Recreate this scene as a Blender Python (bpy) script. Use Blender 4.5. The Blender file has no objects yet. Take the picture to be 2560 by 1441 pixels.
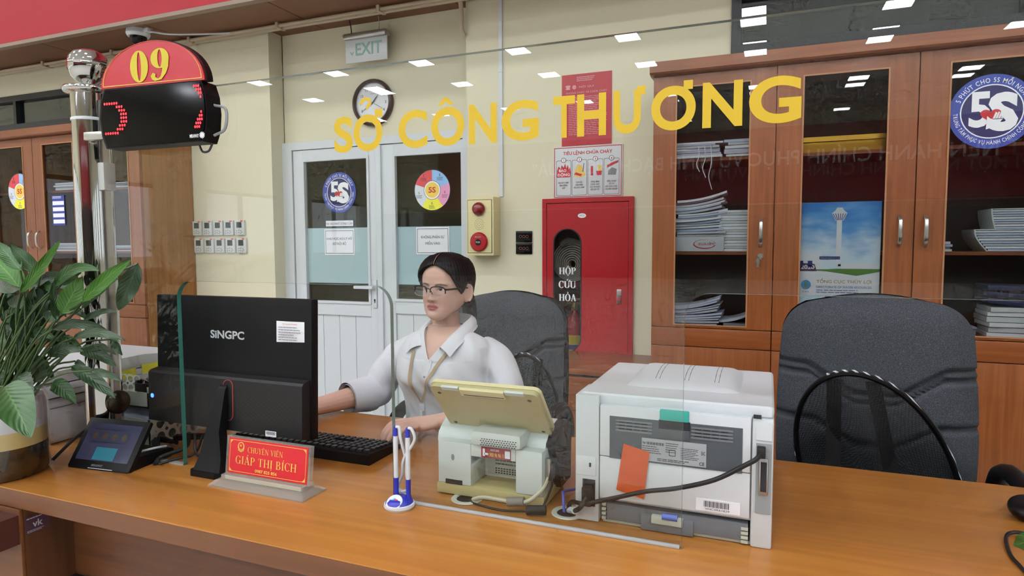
import bpy, bmesh, math, random
from mathutils import Vector, Matrix, noise as mnoise
PI = math.pi
rnd = random.Random(11)
SC = bpy.context.scene
COL = SC.collection
# ------------------------------------------------------------------ camera
CAMZ = 1.30
_th, _pi, _ro = math.radians(21.843), math.radians(3.9136), math.radians(-0.2366)
_F = Vector((-math.sin(_th) * math.cos(_pi), math.cos(_th) * math.cos(_pi), -math.sin(_pi)))
_R0 = Vector((math.cos(_th), math.sin(_th), 0)); _U0 = _R0.cross(_F)
_R = _R0 * math.cos(_ro) + _U0 * math.sin(_ro); _U = _R.cross(_F)
cam = bpy.data.cameras.new('camera'); camo = bpy.data.objects.new('camera', cam); COL.objects.link(camo)
cam.sensor_fit = 'HORIZONTAL'; cam.sensor_width = 36.0; cam.lens = 36.0 * 1600 / 2560; cam.clip_start = 0.05; cam.clip_end = 200
camo.matrix_world = Matrix(((_R.x, _U.x, -_F.x, 0), (_R.y, _U.y, -_F.y, 0), (_R.z, _U.z, -_F.z, CAMZ), (0, 0, 0, 1)))
SC.camera = camo
# ------------------------------------------------------------------ world, exposure
SC.view_settings.view_transform = 'Standard'; SC.view_settings.look = 'None'
SC.view_settings.gamma = 1.0; SC.view_settings.use_curve_mapping = False
SC.view_settings.exposure = 0.80
W = bpy.data.worlds.new('world'); SC.world = W; W.use_nodes = True
bg = W.node_tree.nodes['Background']; bg.inputs[0].default_value = (0.86, 0.93, 1.0, 1); bg.inputs[1].default_value = 0.9
SC.cycles.use_denoising = True
SC.cycles.max_bounces = 6; SC.cycles.transparent_max_bounces = 16; SC.cycles.diffuse_bounces = 3; SC.cycles.glossy_bounces = 3; SC.cycles.transmission_bounces = 2
SC.cycles.use_adaptive_sampling = True; SC.cycles.adaptive_threshold = .09; SC.cycles.adaptive_min_samples = 12
SC.cycles.caustics_reflective = False; SC.cycles.caustics_refractive = False; SC.cycles.sample_clamp_indirect = 4.0
LAMP_POWER = 38.0     # emission strength of the hall's ceiling panels
# ------------------------------------------------------------------ materials
def lin(c):
    if isinstance(c, str):
        c = c.lstrip('#'); c = [int(c[i:i + 2], 16) / 255 for i in (0, 2, 4)]
        c = [x / 12.92 if x <= .04045 else ((x + .055) / 1.055) ** 2.4 for x in c]
    return (*c[:3], 1)
MATS = {}
def _new(name):
    m = bpy.data.materials.new(name); m.use_nodes = True; nt = m.node_tree
    return m, nt, nt.nodes['Principled BSDF']
def mat(name, c, rough=.5, metal=0, spec=.5, nz=None, bump=None, emit=0, alpha=1, coat=0, sheen=0, trans=0, sss=0):
    if name in MATS: return MATS[name]
    m, nt, p = _new(name); L = nt.links.new
    p.inputs['Base Color'].default_value = lin(c); p.inputs['Roughness'].default_value = rough
    p.inputs['Metallic'].default_value = metal; p.inputs['Specular IOR Level'].default_value = spec
    if coat: p.inputs['Coat Weight'].default_value = coat; p.inputs['Coat Roughness'].default_value = .08
    if sheen: p.inputs['Sheen Weight'].default_value = sheen
    if trans: p.inputs['Transmission Weight'].default_value = trans
    if sss: p.inputs['Subsurface Weight'].default_value = sss; p.inputs['Subsurface Radius'].default_value = (.008, .004, .002); p.inputs['Subsurface Scale'].default_value = 1.0
    if emit: p.inputs['Emission Color'].default_value = lin(c); p.inputs['Emission Strength'].default_value = emit
    if alpha < 1: p.inputs['Alpha'].default_value = alpha
    if nz or bump:
        tc = nt.nodes.new('ShaderNodeTexCoord')
    if nz:      # (scale, amount, other colour)
        n = nt.nodes.new('ShaderNodeTexNoise'); n.inputs['Scale'].default_value = nz[0]; n.inputs['Detail'].default_value = 5
        L(tc.outputs['Object'], n.inputs['Vector'])
        r = nt.nodes.new('ShaderNodeValToRGB'); r.color_ramp.elements[0].position = .5 - nz[1]; r.color_ramp.elements[1].position = .5 + nz[1]
        r.color_ramp.elements[0].color = lin(c); r.color_ramp.elements[1].color = lin(nz[2])
        L(n.outputs['Fac'], r.inputs['Fac']); L(r.outputs['Color'], p.inputs['Base Color'])
    if bump:    # (scale, strength)
        n = nt.nodes.new('ShaderNodeTexNoise'); n.inputs['Scale'].default_value = bump[0]; n.inputs['Detail'].default_value = 3
        L(tc.outputs['Object'], n.inputs['Vector'])
        b = nt.nodes.new('ShaderNodeBump'); b.inputs['Strength'].default_value = bump[1]; b.inputs['Distance'].default_value = .002
        L(n.outputs['Fac'], b.inputs['Height']); L(b.outputs['Normal'], p.inputs['Normal'])
    MATS[name] = m; return m
def wood(name, c1, c2, axis='z', scale=1.0, rough=.35, coat=0.0, c3=None):
    """grain runs along axis"""
    m, nt, p = _new(name); L = nt.links.new
    tc = nt.nodes.new('ShaderNodeTexCoord'); mp = nt.nodes.new('ShaderNodeMapping')
    s = {'x': (1.2, 26, 26), 'y': (26, 1.2, 26), 'z': (26, 26, 1.2)}[axis]
    mp.inputs['Scale'].default_value = [q * scale for q in s]
    n = nt.nodes.new('ShaderNodeTexNoise'); n.inputs['Scale'].default_value = 2.2; n.inputs['Detail'].default_value = 7; n.inputs['Distortion'].default_value = .6
    L(tc.outputs['Object'], mp.inputs['Vector']); L(mp.outputs['Vector'], n.inputs['Vector'])
    r = nt.nodes.new('ShaderNodeValToRGB'); e = r.color_ramp.elements
    e[0].position = .3; e[1].position = .72; e[0].color = lin(c1); e[1].color = lin(c2)
    if c3: q = e.new(.52); q.color = lin(c3)
    L(n.outputs['Fac'], r.inputs['Fac'])
    n2 = nt.nodes.new('ShaderNodeTexNoise'); n2.inputs['Scale'].default_value = 3.0; n2.inputs['Detail'].default_value = 3
    L(tc.outputs['Object'], n2.inputs['Vector'])
    mx = nt.nodes.new('ShaderNodeMixRGB'); mx.blend_type = 'MULTIPLY'; mx.inputs['Fac'].default_value = .35
    r2 = nt.nodes.new('ShaderNodeValToRGB'); r2.color_ramp.elements[0].color = (.62, .55, .5, 1); r2.color_ramp.elements[0].position = .3; r2.color_ramp.elements[1].position = .65
    L(n2.outputs['Fac'], r2.inputs['Fac']); L(r.outputs['Color'], mx.inputs['Color1']); L(r2.outputs['Color'], mx.inputs['Color2'])
    L(mx.outputs['Color'], p.inputs['Base Color'])
    p.inputs['Roughness'].default_value = rough
    if coat: p.inputs['Coat Weight'].default_value = coat; p.inputs['Coat Roughness'].default_value = .12
    MATS[name] = m; return m
def glass(name, tint=(.96, .985, .975), f0=.045, rough=0.0):
    """thin pane: part of the light is mirrored (Schlick), the rest goes straight through"""
    m = bpy.data.materials.new(name); m.use_nodes = True; nt = m.node_tree; nt.nodes.clear(); L = nt.links.new
    out = nt.nodes.new('ShaderNodeOutputMaterial'); mix = nt.nodes.new('ShaderNodeMixShader')
    tr = nt.nodes.new('ShaderNodeBsdfTransparent'); gl = nt.nodes.new('ShaderNodeBsdfGlossy')
    tr.inputs['Color'].default_value = (*tint, 1); gl.inputs['Roughness'].default_value = rough
    lw = nt.nodes.new('ShaderNodeLayerWeight'); lw.inputs['Blend'].default_value = .5
    pw = nt.nodes.new('ShaderNodeMath'); pw.operation = 'POWER'; pw.inputs[1].default_value = 5
    ml = nt.nodes.new('ShaderNodeMath'); ml.operation = 'MULTIPLY_ADD'; ml.inputs[1].default_value = 1 - f0; ml.inputs[2].default_value = f0
    L(lw.outputs['Facing'], pw.inputs[0]); L(pw.outputs[0], ml.inputs[0]); L(ml.outputs[0], mix.inputs['Fac'])
    L(tr.outputs[0], mix.inputs[1]); L(gl.outputs[0], mix.inputs[2]); L(mix.outputs[0], out.inputs['Surface'])
    MATS[name] = m; return m
def M(n): return MATS[n]
mat('cream_wall', '#d6cfb4', .75, bump=(40, .08)); mat('white_paint', '#cbcfd2', .35); mat('white_plastic', '#c9cdd0', .38)
mat('grey_white', '#c3c8ca', .42); mat('black_plastic', '#0a0a0c', .45, spec=.25); mat('black_gloss', '#060607', .08, spec=.22); mat('black_rubber', '#101011', .6)
mat('chrome', '#bdbdba', .06, metal=1); mat('steel', '#b9b8b4', .28, metal=1); mat('gold', '#b38a35', .3, metal=1)
mat('red_paint', '#a9151e', .3); mat('red_banner', '#a81e2b', .45, spec=.25); mat('paper', '#dfe0e4', .8); mat('paper_grey', '#b9bcc4', .8); mat('paper_blue', '#b6bfd6', .8)
mat('yellow_vinyl', '#c7a50e', .45); mat('ink', '#202228', .6); mat('ink_grey', '#7d8086', .7); mat('white_ink', '#e8e8ec', .6); mat('blue_ink', '#2f3f96', .5); mat('red_ink', '#c3262f', .5)
mat('gold_ink', '#e3bd57', .5); mat('cream_plastic', '#d9cd9b', .45); mat('beige_plastic', '#b6aa78', .42); mat('mint_white', '#c7cfcb', .4); mat('grey_plastic', '#6c7176', .45)
mat('dark_grey_plastic', '#4a5056', .45); mat('teal_button', '#2fa79a', .4); mat('orange_tape', '#c14a1c', .4); mat('blue_plastic', '#2a2fa5', .35); mat('navy', '#2b2c74', .4)
mat('brown_panel', '#7c5337', .5, nz=(6, .3, '#6d4831')); mat('dark_frame', '#16181b', .4); mat('void', '#4c4538', .8); mat('tray_grey', '#b7bcae', .45)
mat('yellow_note', '#e5e03c', .7); mat('lanyard', '#a58a6a', .7); mat('silver_print', '#c9ccd2', .3, metal=.4)
wood('oak_desk', '#a3682b', '#b97e3a', 'x', .55, .3, .25, '#ae7231'); wood('oak_edge', '#653a1c', '#774824', 'x', .6, .35)
wood('dark_desk_x', '#55301a', '#6f4222', 'x', .6, .45); wood('dark_desk_z', '#4a2914', '#643a1d', 'z', .8, .5)
wood('cab_z', '#83471f', '#9a5a2e', 'z', 1.0, .32, .15, '#8f5026'); wood('cab_x', '#83471f', '#965529', 'x', 1.0, .32, .15, '#8b4c24')
wood('cab_left', '#7c4526', '#8d5535', 'z', .9, .35); wood('cab_left_x', '#7c4526', '#8d5535', 'x', .9, .35); wood('cab_side', '#8f5c2a', '#a5713c', 'z', .7, .3, .1)
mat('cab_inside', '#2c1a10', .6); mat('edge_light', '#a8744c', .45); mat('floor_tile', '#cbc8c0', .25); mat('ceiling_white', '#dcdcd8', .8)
glass('pane_glass', (.965, .98, .97), .038); glass('cabinet_glass', (.84, .85, .85), .018); glass('window_glass', (.55, .62, .64), .10); glass('clear_plastic', (.97, .97, .97), .05); glass('lens', (.96, .95, .99), .05)
mat('glass_edge', '#3f7d70', .15, spec=.6); mat('glass_edge_pale', '#7f918a', .15, spec=.6)
# ------------------------------------------------------------------ mesh collector
class MB:
    def __init__(s): s.v = []; s.f = []; s.m = []
    def add(s, vs, fs, m=0):
        o = len(s.v); s.v += [tuple(q) for q in vs]; s.f += [[i + o for i in f] for f in fs]; s.m += [m] * len(fs); return s
    def box(s, x0, x1, y0, y1, z0, z1, b=0, m=0, seg=2):
        if b <= 0:
            return s.add([(x0, y0, z0), (x1, y0, z0), (x1, y1, z0), (x0, y1, z0), (x0, y0, z1), (x1, y0, z1), (x1, y1, z1), (x0, y1, z1)],
                         [(0, 3, 2, 1), (4, 5, 6, 7), (0, 1, 5, 4), (1, 2, 6, 5), (2, 3, 7, 6), (3, 0, 4, 7)], m)
        bm = bmesh.new(); bmesh.ops.create_cube(bm, size=1)
        for q in bm.verts: q.co = ((x0 + x1) / 2 + q.co.x * (x1 - x0), (y0 + y1) / 2 + q.co.y * (y1 - y0), (z0 + z1) / 2 + q.co.z * (z1 - z0))
        bmesh.ops.bevel(bm, geom=list(bm.edges), offset=b, segments=seg, profile=.6, affect='EDGES')
        bm.verts.index_update(); s.add([tuple(q.co) for q in bm.verts], [[q.index for q in f.verts] for f in bm.faces], m); bm.free(); return s
    def prism(s, poly, y0, y1, m=0, ax='xz', side=None):
        """polygon (a,b) swept along the third axis; ax names the polygon's axes"""
        n = len(poly)
        def P(a, b, c): return {'xz': (a, c, b), 'xy': (a, b, c), 'yz': (c, a, b)}[ax]
        vs = [P(a, b, y0) for a, b in poly] + [P(a, b, y1) for a, b in poly]
        s.add(vs, [list(range(n)), list(range(2 * n - 1, n - 1, -1))], m)
        return s.add(vs, [(i, i + n, (i + 1) % n + n, (i + 1) % n) for i in range(n)], m if side is None else side)
    def ring(s, outer, inner, y0, y1, m=0, side=None):
        """frame between two XZ loops of equal length, from y0 (front) to y1"""
        n = len(outer); vs = []
        for y in (y0, y1): vs += [(a, y, b) for a, b in outer] + [(a, y, b) for a, b in inner]
        fs = []; sd = []
        for i in range(n):
            j = (i + 1) % n
            fs.append((i, j, n + j, n + i)); fs.append((2 * n + i, 3 * n + i, 3 * n + j, 2 * n + j))
            sd.append((i, 2 * n + i, 2 * n + j, j)); sd.append((n + i, n + j, 3 * n + j, 3 * n + i))
        s.add(vs, fs, m); return s.add(vs, sd, m if side is None else side)
    def tube(s, path, r, n=8, m=0, cap=True, flat=1.0):
        path = [Vector(p) for p in path]; k = len(path); rs = r if isinstance(r, (list, tuple)) else [r] * k
        vs = []; up = None
        for i, p in enumerate(path):
            t = (path[min(i + 1, k - 1)] - path[max(i - 1, 0)]); t = t.normalized() if t.length > 1e-9 else Vector((0, 0, 1))
            if up is None: up = Vector((0, 0, 1)) if abs(t.z) < .9 else Vector((0, 1, 0))
            a = t.cross(up)
            a = a.normalized() if a.length > 1e-6 else t.orthogonal().normalized()
            b = a.cross(t).normalized(); up = b
            for j in range(n):
                q = 2 * PI * j / n; vs.append(p + a * math.cos(q) * rs[i] + b * math.sin(q) * rs[i] * flat)
        fs = [(i * n + j, i * n + (j + 1) % n, (i + 1) * n + (j + 1) % n, (i + 1) * n + j) for i in range(k - 1) for j in range(n)]
        if cap: fs += [list(range(n - 1, -1, -1)), list(range((k - 1) * n, k * n))]
        return s.add(vs, fs, m)
    def lathe(s, prof, n=24, c=(0, 0, 0), m=0, ax='z', cap=False):
        vs = []
        for r, z in prof:
            for j in range(n):
                q = 2 * PI * j / n; a, b = r * math.cos(q), r * math.sin(q)
                vs.append({'z': (c[0] + a, c[1] + b, c[2] + z), 'y': (c[0] + a, c[1] + z, c[2] + b), 'x': (c[0] + z, c[1] + a, c[2] + b)}[ax])
        k = len(prof); fs = [(i * n + j, i * n + (j + 1) % n, (i + 1) * n + (j + 1) % n, (i + 1) * n + j) for i in range(k - 1) for j in range(n)]
        if cap: fs += [list(range(n - 1, -1, -1)), list(range((k - 1) * n, k * n))]
        return s.add(vs, fs, m)
    def disc(s, cx, cz, rx, rz, y, n=28, m=0, y1=None):
        poly = [(cx + rx * math.cos(2 * PI * i / n), cz + rz * math.sin(2 * PI * i / n)) for i in range(n)]
        if y1 is not None: return s.prism(poly, y, y1, m)
        return s.add([(a, y, b) for a, b in poly], [list(range(n))], m)
    def ell(s, c, r, nu=16, nv=10, m=0):
        vs = []
        for i in range(nv + 1):
            f = PI * i / nv - PI / 2
            for j in range(nu):
                q = 2 * PI * j / nu; vs.append((c[0] + r[0] * math.cos(f) * math.cos(q), c[1] + r[1] * math.cos(f) * math.sin(q), c[2] + r[2] * math.sin(f)))
        return s.add(vs, [(i * nu + j, i * nu + (j + 1) % nu, (i + 1) * nu + (j + 1) % nu, (i + 1) * nu + j) for i in range(nv) for j in range(nu)], m)
    def grid(s, fn, nu, nv, m=0, wrap=False):
        vs = [fn(i / nu, j / nv) for i in range(nu + (0 if wrap else 1)) for j in range(nv + 1)]
        k = nv + 1; N = nu if wrap else nu + 1
        return s.add(vs, [(i * k + j, ((i + 1) % N) * k + j, ((i + 1) % N) * k + j + 1, i * k + j + 1) for i in range(nu) for j in range(nv)], m)
    def quad(s, x0, x1, z0, z1, y, m=0): return s.add([(x0, y, z0), (x1, y, z0), (x1, y, z1), (x0, y, z1)], [(0, 1, 2, 3)], m)
    def xf(s, mtx, start=0):
        for i in range(start, len(s.v)): s.v[i] = tuple(mtx @ Vector(s.v[i]))
        return s
    def mesh(s, name, mats, smooth):
        me = bpy.data.meshes.new(name); me.from_pydata(s.v, [], s.f)
        for q in (mats if isinstance(mats, (list, tuple)) else [mats]): me.materials.append(M(q) if isinstance(q, str) else q)
        if any(s.m): me.polygons.foreach_set('material_index', s.m)
        bm = bmesh.new(); bm.from_mesh(me); bmesh.ops.remove_doubles(bm, verts=bm.verts, dist=1e-6); bmesh.ops.recalc_face_normals(bm, faces=bm.faces); bm.to_mesh(me); bm.free()
        if smooth is not None:
            me.polygons.foreach_set('use_smooth', [True] * len(me.polygons))
            if smooth < 180: me.set_sharp_from_angle(angle=math.radians(smooth))
        me.update(); return me
def obj(name, mb, mats, parent=None, smooth=35, label=None, loc=None):
    o = bpy.data.objects.new(name, mb.mesh(name, mats, smooth)); COL.objects.link(o)
    if parent: o.parent = parent
    if loc: o.location = loc
    if label: o['label'] = label
    return o
def copy(o, parent=None, loc=None, rot=None):
    c = o.copy(); COL.objects.link(c)
    if parent is not None: c.parent = parent
    if loc is not None: c.location = loc
    if rot is not None: c.rotation_euler = rot
    return c
def tag(o, label, cat, group=None, kind=None):
    o['label'] = label; o['category'] = cat
    if group: o['group'] = group
    if kind: o['kind'] = kind
    return o
def thing(name, label, cat, loc=(0, 0, 0), rz=0, group=None):
    o = bpy.data.objects.new(name, None); COL.objects.link(o); o.empty_display_size = .05
    o.location = loc; o.rotation_euler = (0, 0, rz); return tag(o, label, cat, group)
def struct(name, mb, mats, label=None, smooth=35):
    o = obj(name, mb, mats, None, smooth); o['kind'] = 'structure'
    if label: o['label'] = label
    return o
def sempty(name, loc=(0, 0, 0), label=None):
    o = bpy.data.objects.new(name, None); COL.objects.link(o); o.location = loc; o['kind'] = 'structure'
    if label: o['label'] = label
    return o
def rrect(x0, x1, z0, z1, r, n=5):
    pts = []
    for cx, cz, a0 in ((x1 - r, z0 + r, -90), (x1 - r, z1 - r, 0), (x0 + r, z1 - r, 90), (x0 + r, z0 + r, 180)):
        for i in range(n + 1):
            a = math.radians(a0 + 90 * i / n); pts.append((cx + r * math.cos(a), cz + r * math.sin(a)))
    return pts
def bez(pts, n=24):
    """Catmull-Rom through points"""
    P = [Vector(p) for p in pts]; P = [P[0] * 2 - P[1]] + P + [P[-1] * 2 - P[-2]]; out = []; k = len(P) - 3
    for s in range(k):
        a, b, c, d = P[s:s + 4]; m = max(2, n // k)
        for i in range(m):
            t = i / m; out.append(.5 * ((2 * b) + (c - a) * t + (2 * a - 5 * b + 4 * c - d) * t * t + (3 * b - a - 3 * c + d) * t ** 3))
    return out + [P[-2]]
# ------------------------------------------------------------------ lettering (flat, in XZ, facing -Y)
_TC = {}; _CMP = {'Ơ': 'O', 'Ở': 'Ỏ', 'Ớ': 'Ó', 'Ờ': 'Ò', 'Ỡ': 'Õ', 'Ợ': 'Ọ', 'Đ': 'D'}
def glyphs(s, bold=0.0, sp=1.0, res=3):
    key = (s, bold, sp, res)
    if key not in _TC and any(c in _CMP for c in s):
        base = ''.join(_CMP.get(c, c) for c in s); vs, fs = glyphs(base, bold, sp, res); vs = list(vs); fs = list(fs)
        for i, c in enumerate(s):
            if c not in _CMP: continue
            x1 = max(v[0] for v in glyphs(base[:i + 1], bold, sp, res)[0]); cw = glyphs(base[i], bold, sp, res)[0]; wd = max(v[0] for v in cw) - min(v[0] for v in cw)
            q = (x1 - wd - .07, x1 - wd + .24, .335, .40) if c == 'Đ' else (x1 - .10, x1 + .02, .66, .80); o = len(vs)
            vs += [(q[0], q[2], .001), (q[1], q[2], .001), (q[1], q[3], .001), (q[0], q[3], .001)]; fs.append([o, o + 1, o + 2, o + 3])
        _TC[key] = (vs, fs)
    if key not in _TC:
        cu = bpy.data.curves.new('t', 'FONT'); cu.body = s; cu.resolution_u = res; cu.offset = bold; cu.space_character = sp
        o = bpy.data.objects.new('t', cu); me = bpy.data.meshes.new_from_object(o)
        vs = [tuple(q.co) for q in me.vertices]; fs = [list(p.vertices) for p in me.polygons]
        bpy.data.objects.remove(o); bpy.data.meshes.remove(me); bpy.data.curves.remove(cu); _TC[key] = (vs, fs)
    return _TC[key]
def text(mb, s, x0=None, x1=None, z0=0, z1=1, y=0, bold=0.0, m=0, cx=None, h=None, sp=1.0, asp=1.0, res=3):
    """fit the glyph box to x0..x1, z0..z1, or centre on cx with height h (cap box z0..z0+h)"""
    vs, fs = glyphs(s, bold, sp, res)
    if not vs: return mb
    ax, bx = min(v[0] for v in vs), max(v[0] for v in vs); az, bz = min(v[1] for v in vs), max(v[1] for v in vs)
    if h is not None:
        k = h / .73; kx = k * asp; w = (bx - ax) * kx
        xo = (cx - w / 2 if cx is not None else x0) - ax * kx
        return mb.add([(xo + v[0] * kx, y - v[2] * .15, z0 + v[1] * k) for v in vs], fs, m)
    return mb.add([(x0 + (v[0] - ax) / (bx - ax) * (x1 - x0), y - v[2] * .15, z0 + (v[1] - az) / (bz - az) * (z1 - z0)) for v in vs], fs, m)
def lines(mb, x0, x1, z0, z1, n, y, m=0, frac=.45, seed=1, ragged=.3):
    """rows of fine print too small to read"""
    r = random.Random(seed); dz = (z1 - z0) / n
    for i in range(n):
        x = x0; end = x1 - (x1 - x0) * ragged * r.random(); zz = z1 - (i + .5) * dz
        while x < end:
            w = min((x1 - x0) * r.uniform(.05, .16), end - x); mb.quad(x, x + w * .86, zz - dz * frac / 2, zz + dz * frac / 2, y, m); x += w
    return mb
# a small upright serif face for the name plate, made of thick stems and thin hairlines
def _serif():
    T, t, S = .15, .05, .06
    def st(x, z0=0, z1=1, w=T, s0=1, s1=1):
        q = [[(x - w / 2, z0), (x + w / 2, z0), (x + w / 2, z1), (x - w / 2, z1)]]
        for z, on in ((z0, s0), (z1 - t, s1)):
            if on: q.append([(x - w / 2 - S, z), (x + w / 2 + S, z), (x + w / 2 + S, z + t), (x - w / 2 - S, z + t)])
        return q
    def ln(x0, z0, x1, z1, w):
        return [[(x0 - w / 2, z0), (x0 + w / 2, z0), (x1 + w / 2, z1), (x1 - w / 2, z1)]]
    def bar(x0, x1, z, w=t): return [[(x0, z - w / 2), (x1, z - w / 2), (x1, z + w / 2), (x0, z + w / 2)]]
    def arc(cx, cz, rx, rz, a0, a1, n=14):
        o, i = [], []
        for k in range(n + 1):
            a = math.radians(a0 + (a1 - a0) * k / n); th = t + (T - t) * abs(math.cos(a)) ** 1.5
            o.append((cx + rx * math.cos(a), cz + rz * math.sin(a))); i.append((cx + (rx - th) * math.cos(a), cz + (rz - t) * math.sin(a)))
        return [[o[k], o[k + 1], i[k + 1], i[k]] for k in range(n)]
    g = {}
    g['H'] = (.86, st(.17) + st(.69) + bar(.17, .69, .5)); g['I'] = (.36, st(.18)); g['T'] = (.74, st(.37, s1=0) + bar(.02, .72, .975) + [[(.02, .75), (.06, .75), (.06, 1), (.02, 1)], [(.68, .75), (.72, .75), (.72, 1), (.68, 1)]])
    g['N'] = (.86, st(.12, w=t) + st(.72, w=t, s0=0) + ln(.70, 0, .12, 1, T)); g['V'] = (.78, ln(.39, 0, .14, 1, T) + ln(.39, 0, .66, 1, t) + bar(.0, .27, .975) + bar(.55, .77, .975))
    g['U'] = (.82, st(.16, .3, 1, s0=0) + st(.68, .3, 1, w=t, s0=0) + arc(.42, .32, .335, .33, 180, 360)); g['Y'] = (.76, st(.38, 0, .5, s1=0) + ln(.38, .45, .13, 1, T) + ln(.38, .45, .64, 1, t) + bar(0, .26, .975) + bar(.54, .75, .975))
    g['C'] = (.76, arc(.42, .5, .38, .52, 45, 315) + [[(.68, .68), (.72, .68), (.72, 1), (.68, 1)]]); g['G'] = (.84, arc(.42, .5, .38, .52, 45, 325) + st(.68, .03, .45, s0=0) + [[(.68, .7), (.72, .7), (.72, 1), (.68, 1)]])
    g['P'] = (.68, st(.17) + arc(.36, .74, .29, .27, -90, 90) + bar(.17, .37, .975) + bar(.17, .37, .49)); g['B'] = (.74, st(.17) + arc(.36, .76, .26, .25, -90, 90) + arc(.36, .26, .33, .27, -90, 90) + bar(.17, .37, .975) + bar(.17, .37, .51) + bar(.17, .37, .02))
    g['A'] = (.8, ln(.66, 0, .40, 1, T) + ln(.12, 0, .37, 1, t) + bar(.2, .6, .33) + bar(0, .25, .025) + bar(.53, .8, .025)); g['E'] = (.7, st(.17) + bar(.17, .62, .975) + bar(.17, .64, .025) + bar(.17, .5, .51) + [[(.58, .78), (.62, .78), (.62, 1), (.58, 1)], [(.6, 0), (.64, 0), (.64, .22), (.6, .22)]])
    g['O'] = (.84, arc(.42, .5, .39, .52, 0, 360, 24)); g[' '] = (.34, [])
    ac = [[(-.03, 1.08), (.05, 1.08), (.16, 1.28), (.06, 1.28)]]; cf = [[(-.16, 1.08), (-.1, 1.08), (.02, 1.24), (-.02, 1.26)], [(.16, 1.08), (.1, 1.08), (-.02, 1.24), (.02, 1.26)]]
    dt = [[(-.06, -.22), (.06, -.22), (.06, -.1), (-.06, -.1)]]; hk = [[(-.06, 1.3), (.07, 1.3), (.07, 1.24), (-.06, 1.24)], [(.03, 1.3), (.08, 1.3), (.08, 1.18), (.03, 1.18)], [(-.02, 1.18), (.08, 1.18), (.03, 1.07), (-.02, 1.07)]]
    hn = [[(-.02, .92), (.1, .92), (.14, 1.16), (.04, 1.16)]]
    def comp(b, *ms):
        w, q = g[b]; q = list(q)
        for mk, dx in ms: q += [[(a + w / 2 + dx, z) for a, z in p] for p in mk]
        return (w, q)
    g['Á'] = comp('A', (ac, 0)); g['Í'] = comp('I', (ac, 0)); g['Ê'] = comp('E', (cf, 0)); g['Ị'] = comp('I', (dt, 0)); g['Ộ'] = comp('O', (cf, 0), (dt, 0)); g['Ứ'] = comp('U', (ac, 0), (hn, .34)); g['Ỏ'] = comp('O', (hk, 0))
    return g
SERIF = _serif()
def serif(mb, s, x0, x1, z0, h, y, m=0, fat=1.0):
    w = sum(SERIF[c][0] for c in s) + .06 * (len(s) - 1); k = (x1 - x0) / w; x = 0
    for c in s:
        cw, ps = SERIF[c]
        for p in ps: mb.add([(x0 + (x + a) * k, y, z0 + b * h) for a, b in p], [list(range(len(p)))], m)
        x += cw + .06
    return mb
# ================================================================== the room
DESK = 0.76; NICHE = 3.90; WALL = 3.76; SOFF = 2.854; HALL_Z = 5.9
struct('floor', MB().box(-16, 16, -22, 5, -.1, 0), 'floor_tile', 'pale polished tile floor of the hall')
w = MB()
w.box(-12, -8, WALL, 4.1, 0, SOFF); w.box(-8, -4.6, WALL, 4.1, 0, 2.34); w.box(-8, -4.6, WALL, 4.1, 2.64, SOFF); w.box(-4.6, -3.405, WALL, 4.1, 0, SOFF); w.box(-1.815, -1.29, WALL, 4.1, 0, 2.33); w.box(-.745, 12, WALL, 4.1, 0, 2.33); w.box(-1.29, -.745, WALL, 4.1, 0, .36); w.box(-1.29, -.745, WALL, 4.1, 1.568, 2.33); w.box(-1.815, -.215, WALL, 4.1, 2.33, SOFF); w.box(-.215, 12, WALL, 4.1, 2.66, SOFF)
struct('wall_back', w, 'cream_wall', 'cream painted wall behind the counter')
w = MB(); w.box(-3.42, -3.40, NICHE, 4.1, 0, SOFF); w.box(-3.405, -1.815, NICHE, 4.1, 2.062, SOFF)
struct('wall_niche', w, 'cream_wall', 'recessed cream wall above the white double door')
# brown soffit panels, each its own board with a dark joint between
sof = sempty('ceiling_soffit', (0, 0, 0), 'brown board soffit under the red fascia')
pb = MB().box(-.549, .549, 3.29, 4.1, SOFF, SOFF + .02); first = None
for i in range(-8, 10):
    x = -3.01 - .5525 + 1.105 * i
    if first is None: first = obj('panel', pb, 'brown_panel', sof, None, loc=(x, 0, 0))
    else: copy(first, sof, (x, 0, 0))
obj('backing', MB().box(-12, 8, 3.3, 4.1, SOFF + .02, SOFF + .06), 'dark_frame', sof, None)
fa = sempty('trim_1', (0, 0, 0), 'glossy red fascia board above the soffit')
obj('board', MB().box(-14, 12, 3.255, 3.3, SOFF + .012, HALL_Z), 'red_banner', fa, None)
obj('edge_strip', MB().box(-14, 12, 3.250, 3.30, SOFF - .012, SOFF + .014), mat('strip_tan', '#8d7968', .5), fa, None)
# room behind the glazed door
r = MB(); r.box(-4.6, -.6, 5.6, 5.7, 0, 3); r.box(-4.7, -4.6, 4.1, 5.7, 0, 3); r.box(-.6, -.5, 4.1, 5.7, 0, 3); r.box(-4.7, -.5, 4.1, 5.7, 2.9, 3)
struct('wall_inner_room', r, mat('inner_wall', '#8d8466', .8), 'dim inner room seen through the door glass')
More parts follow.
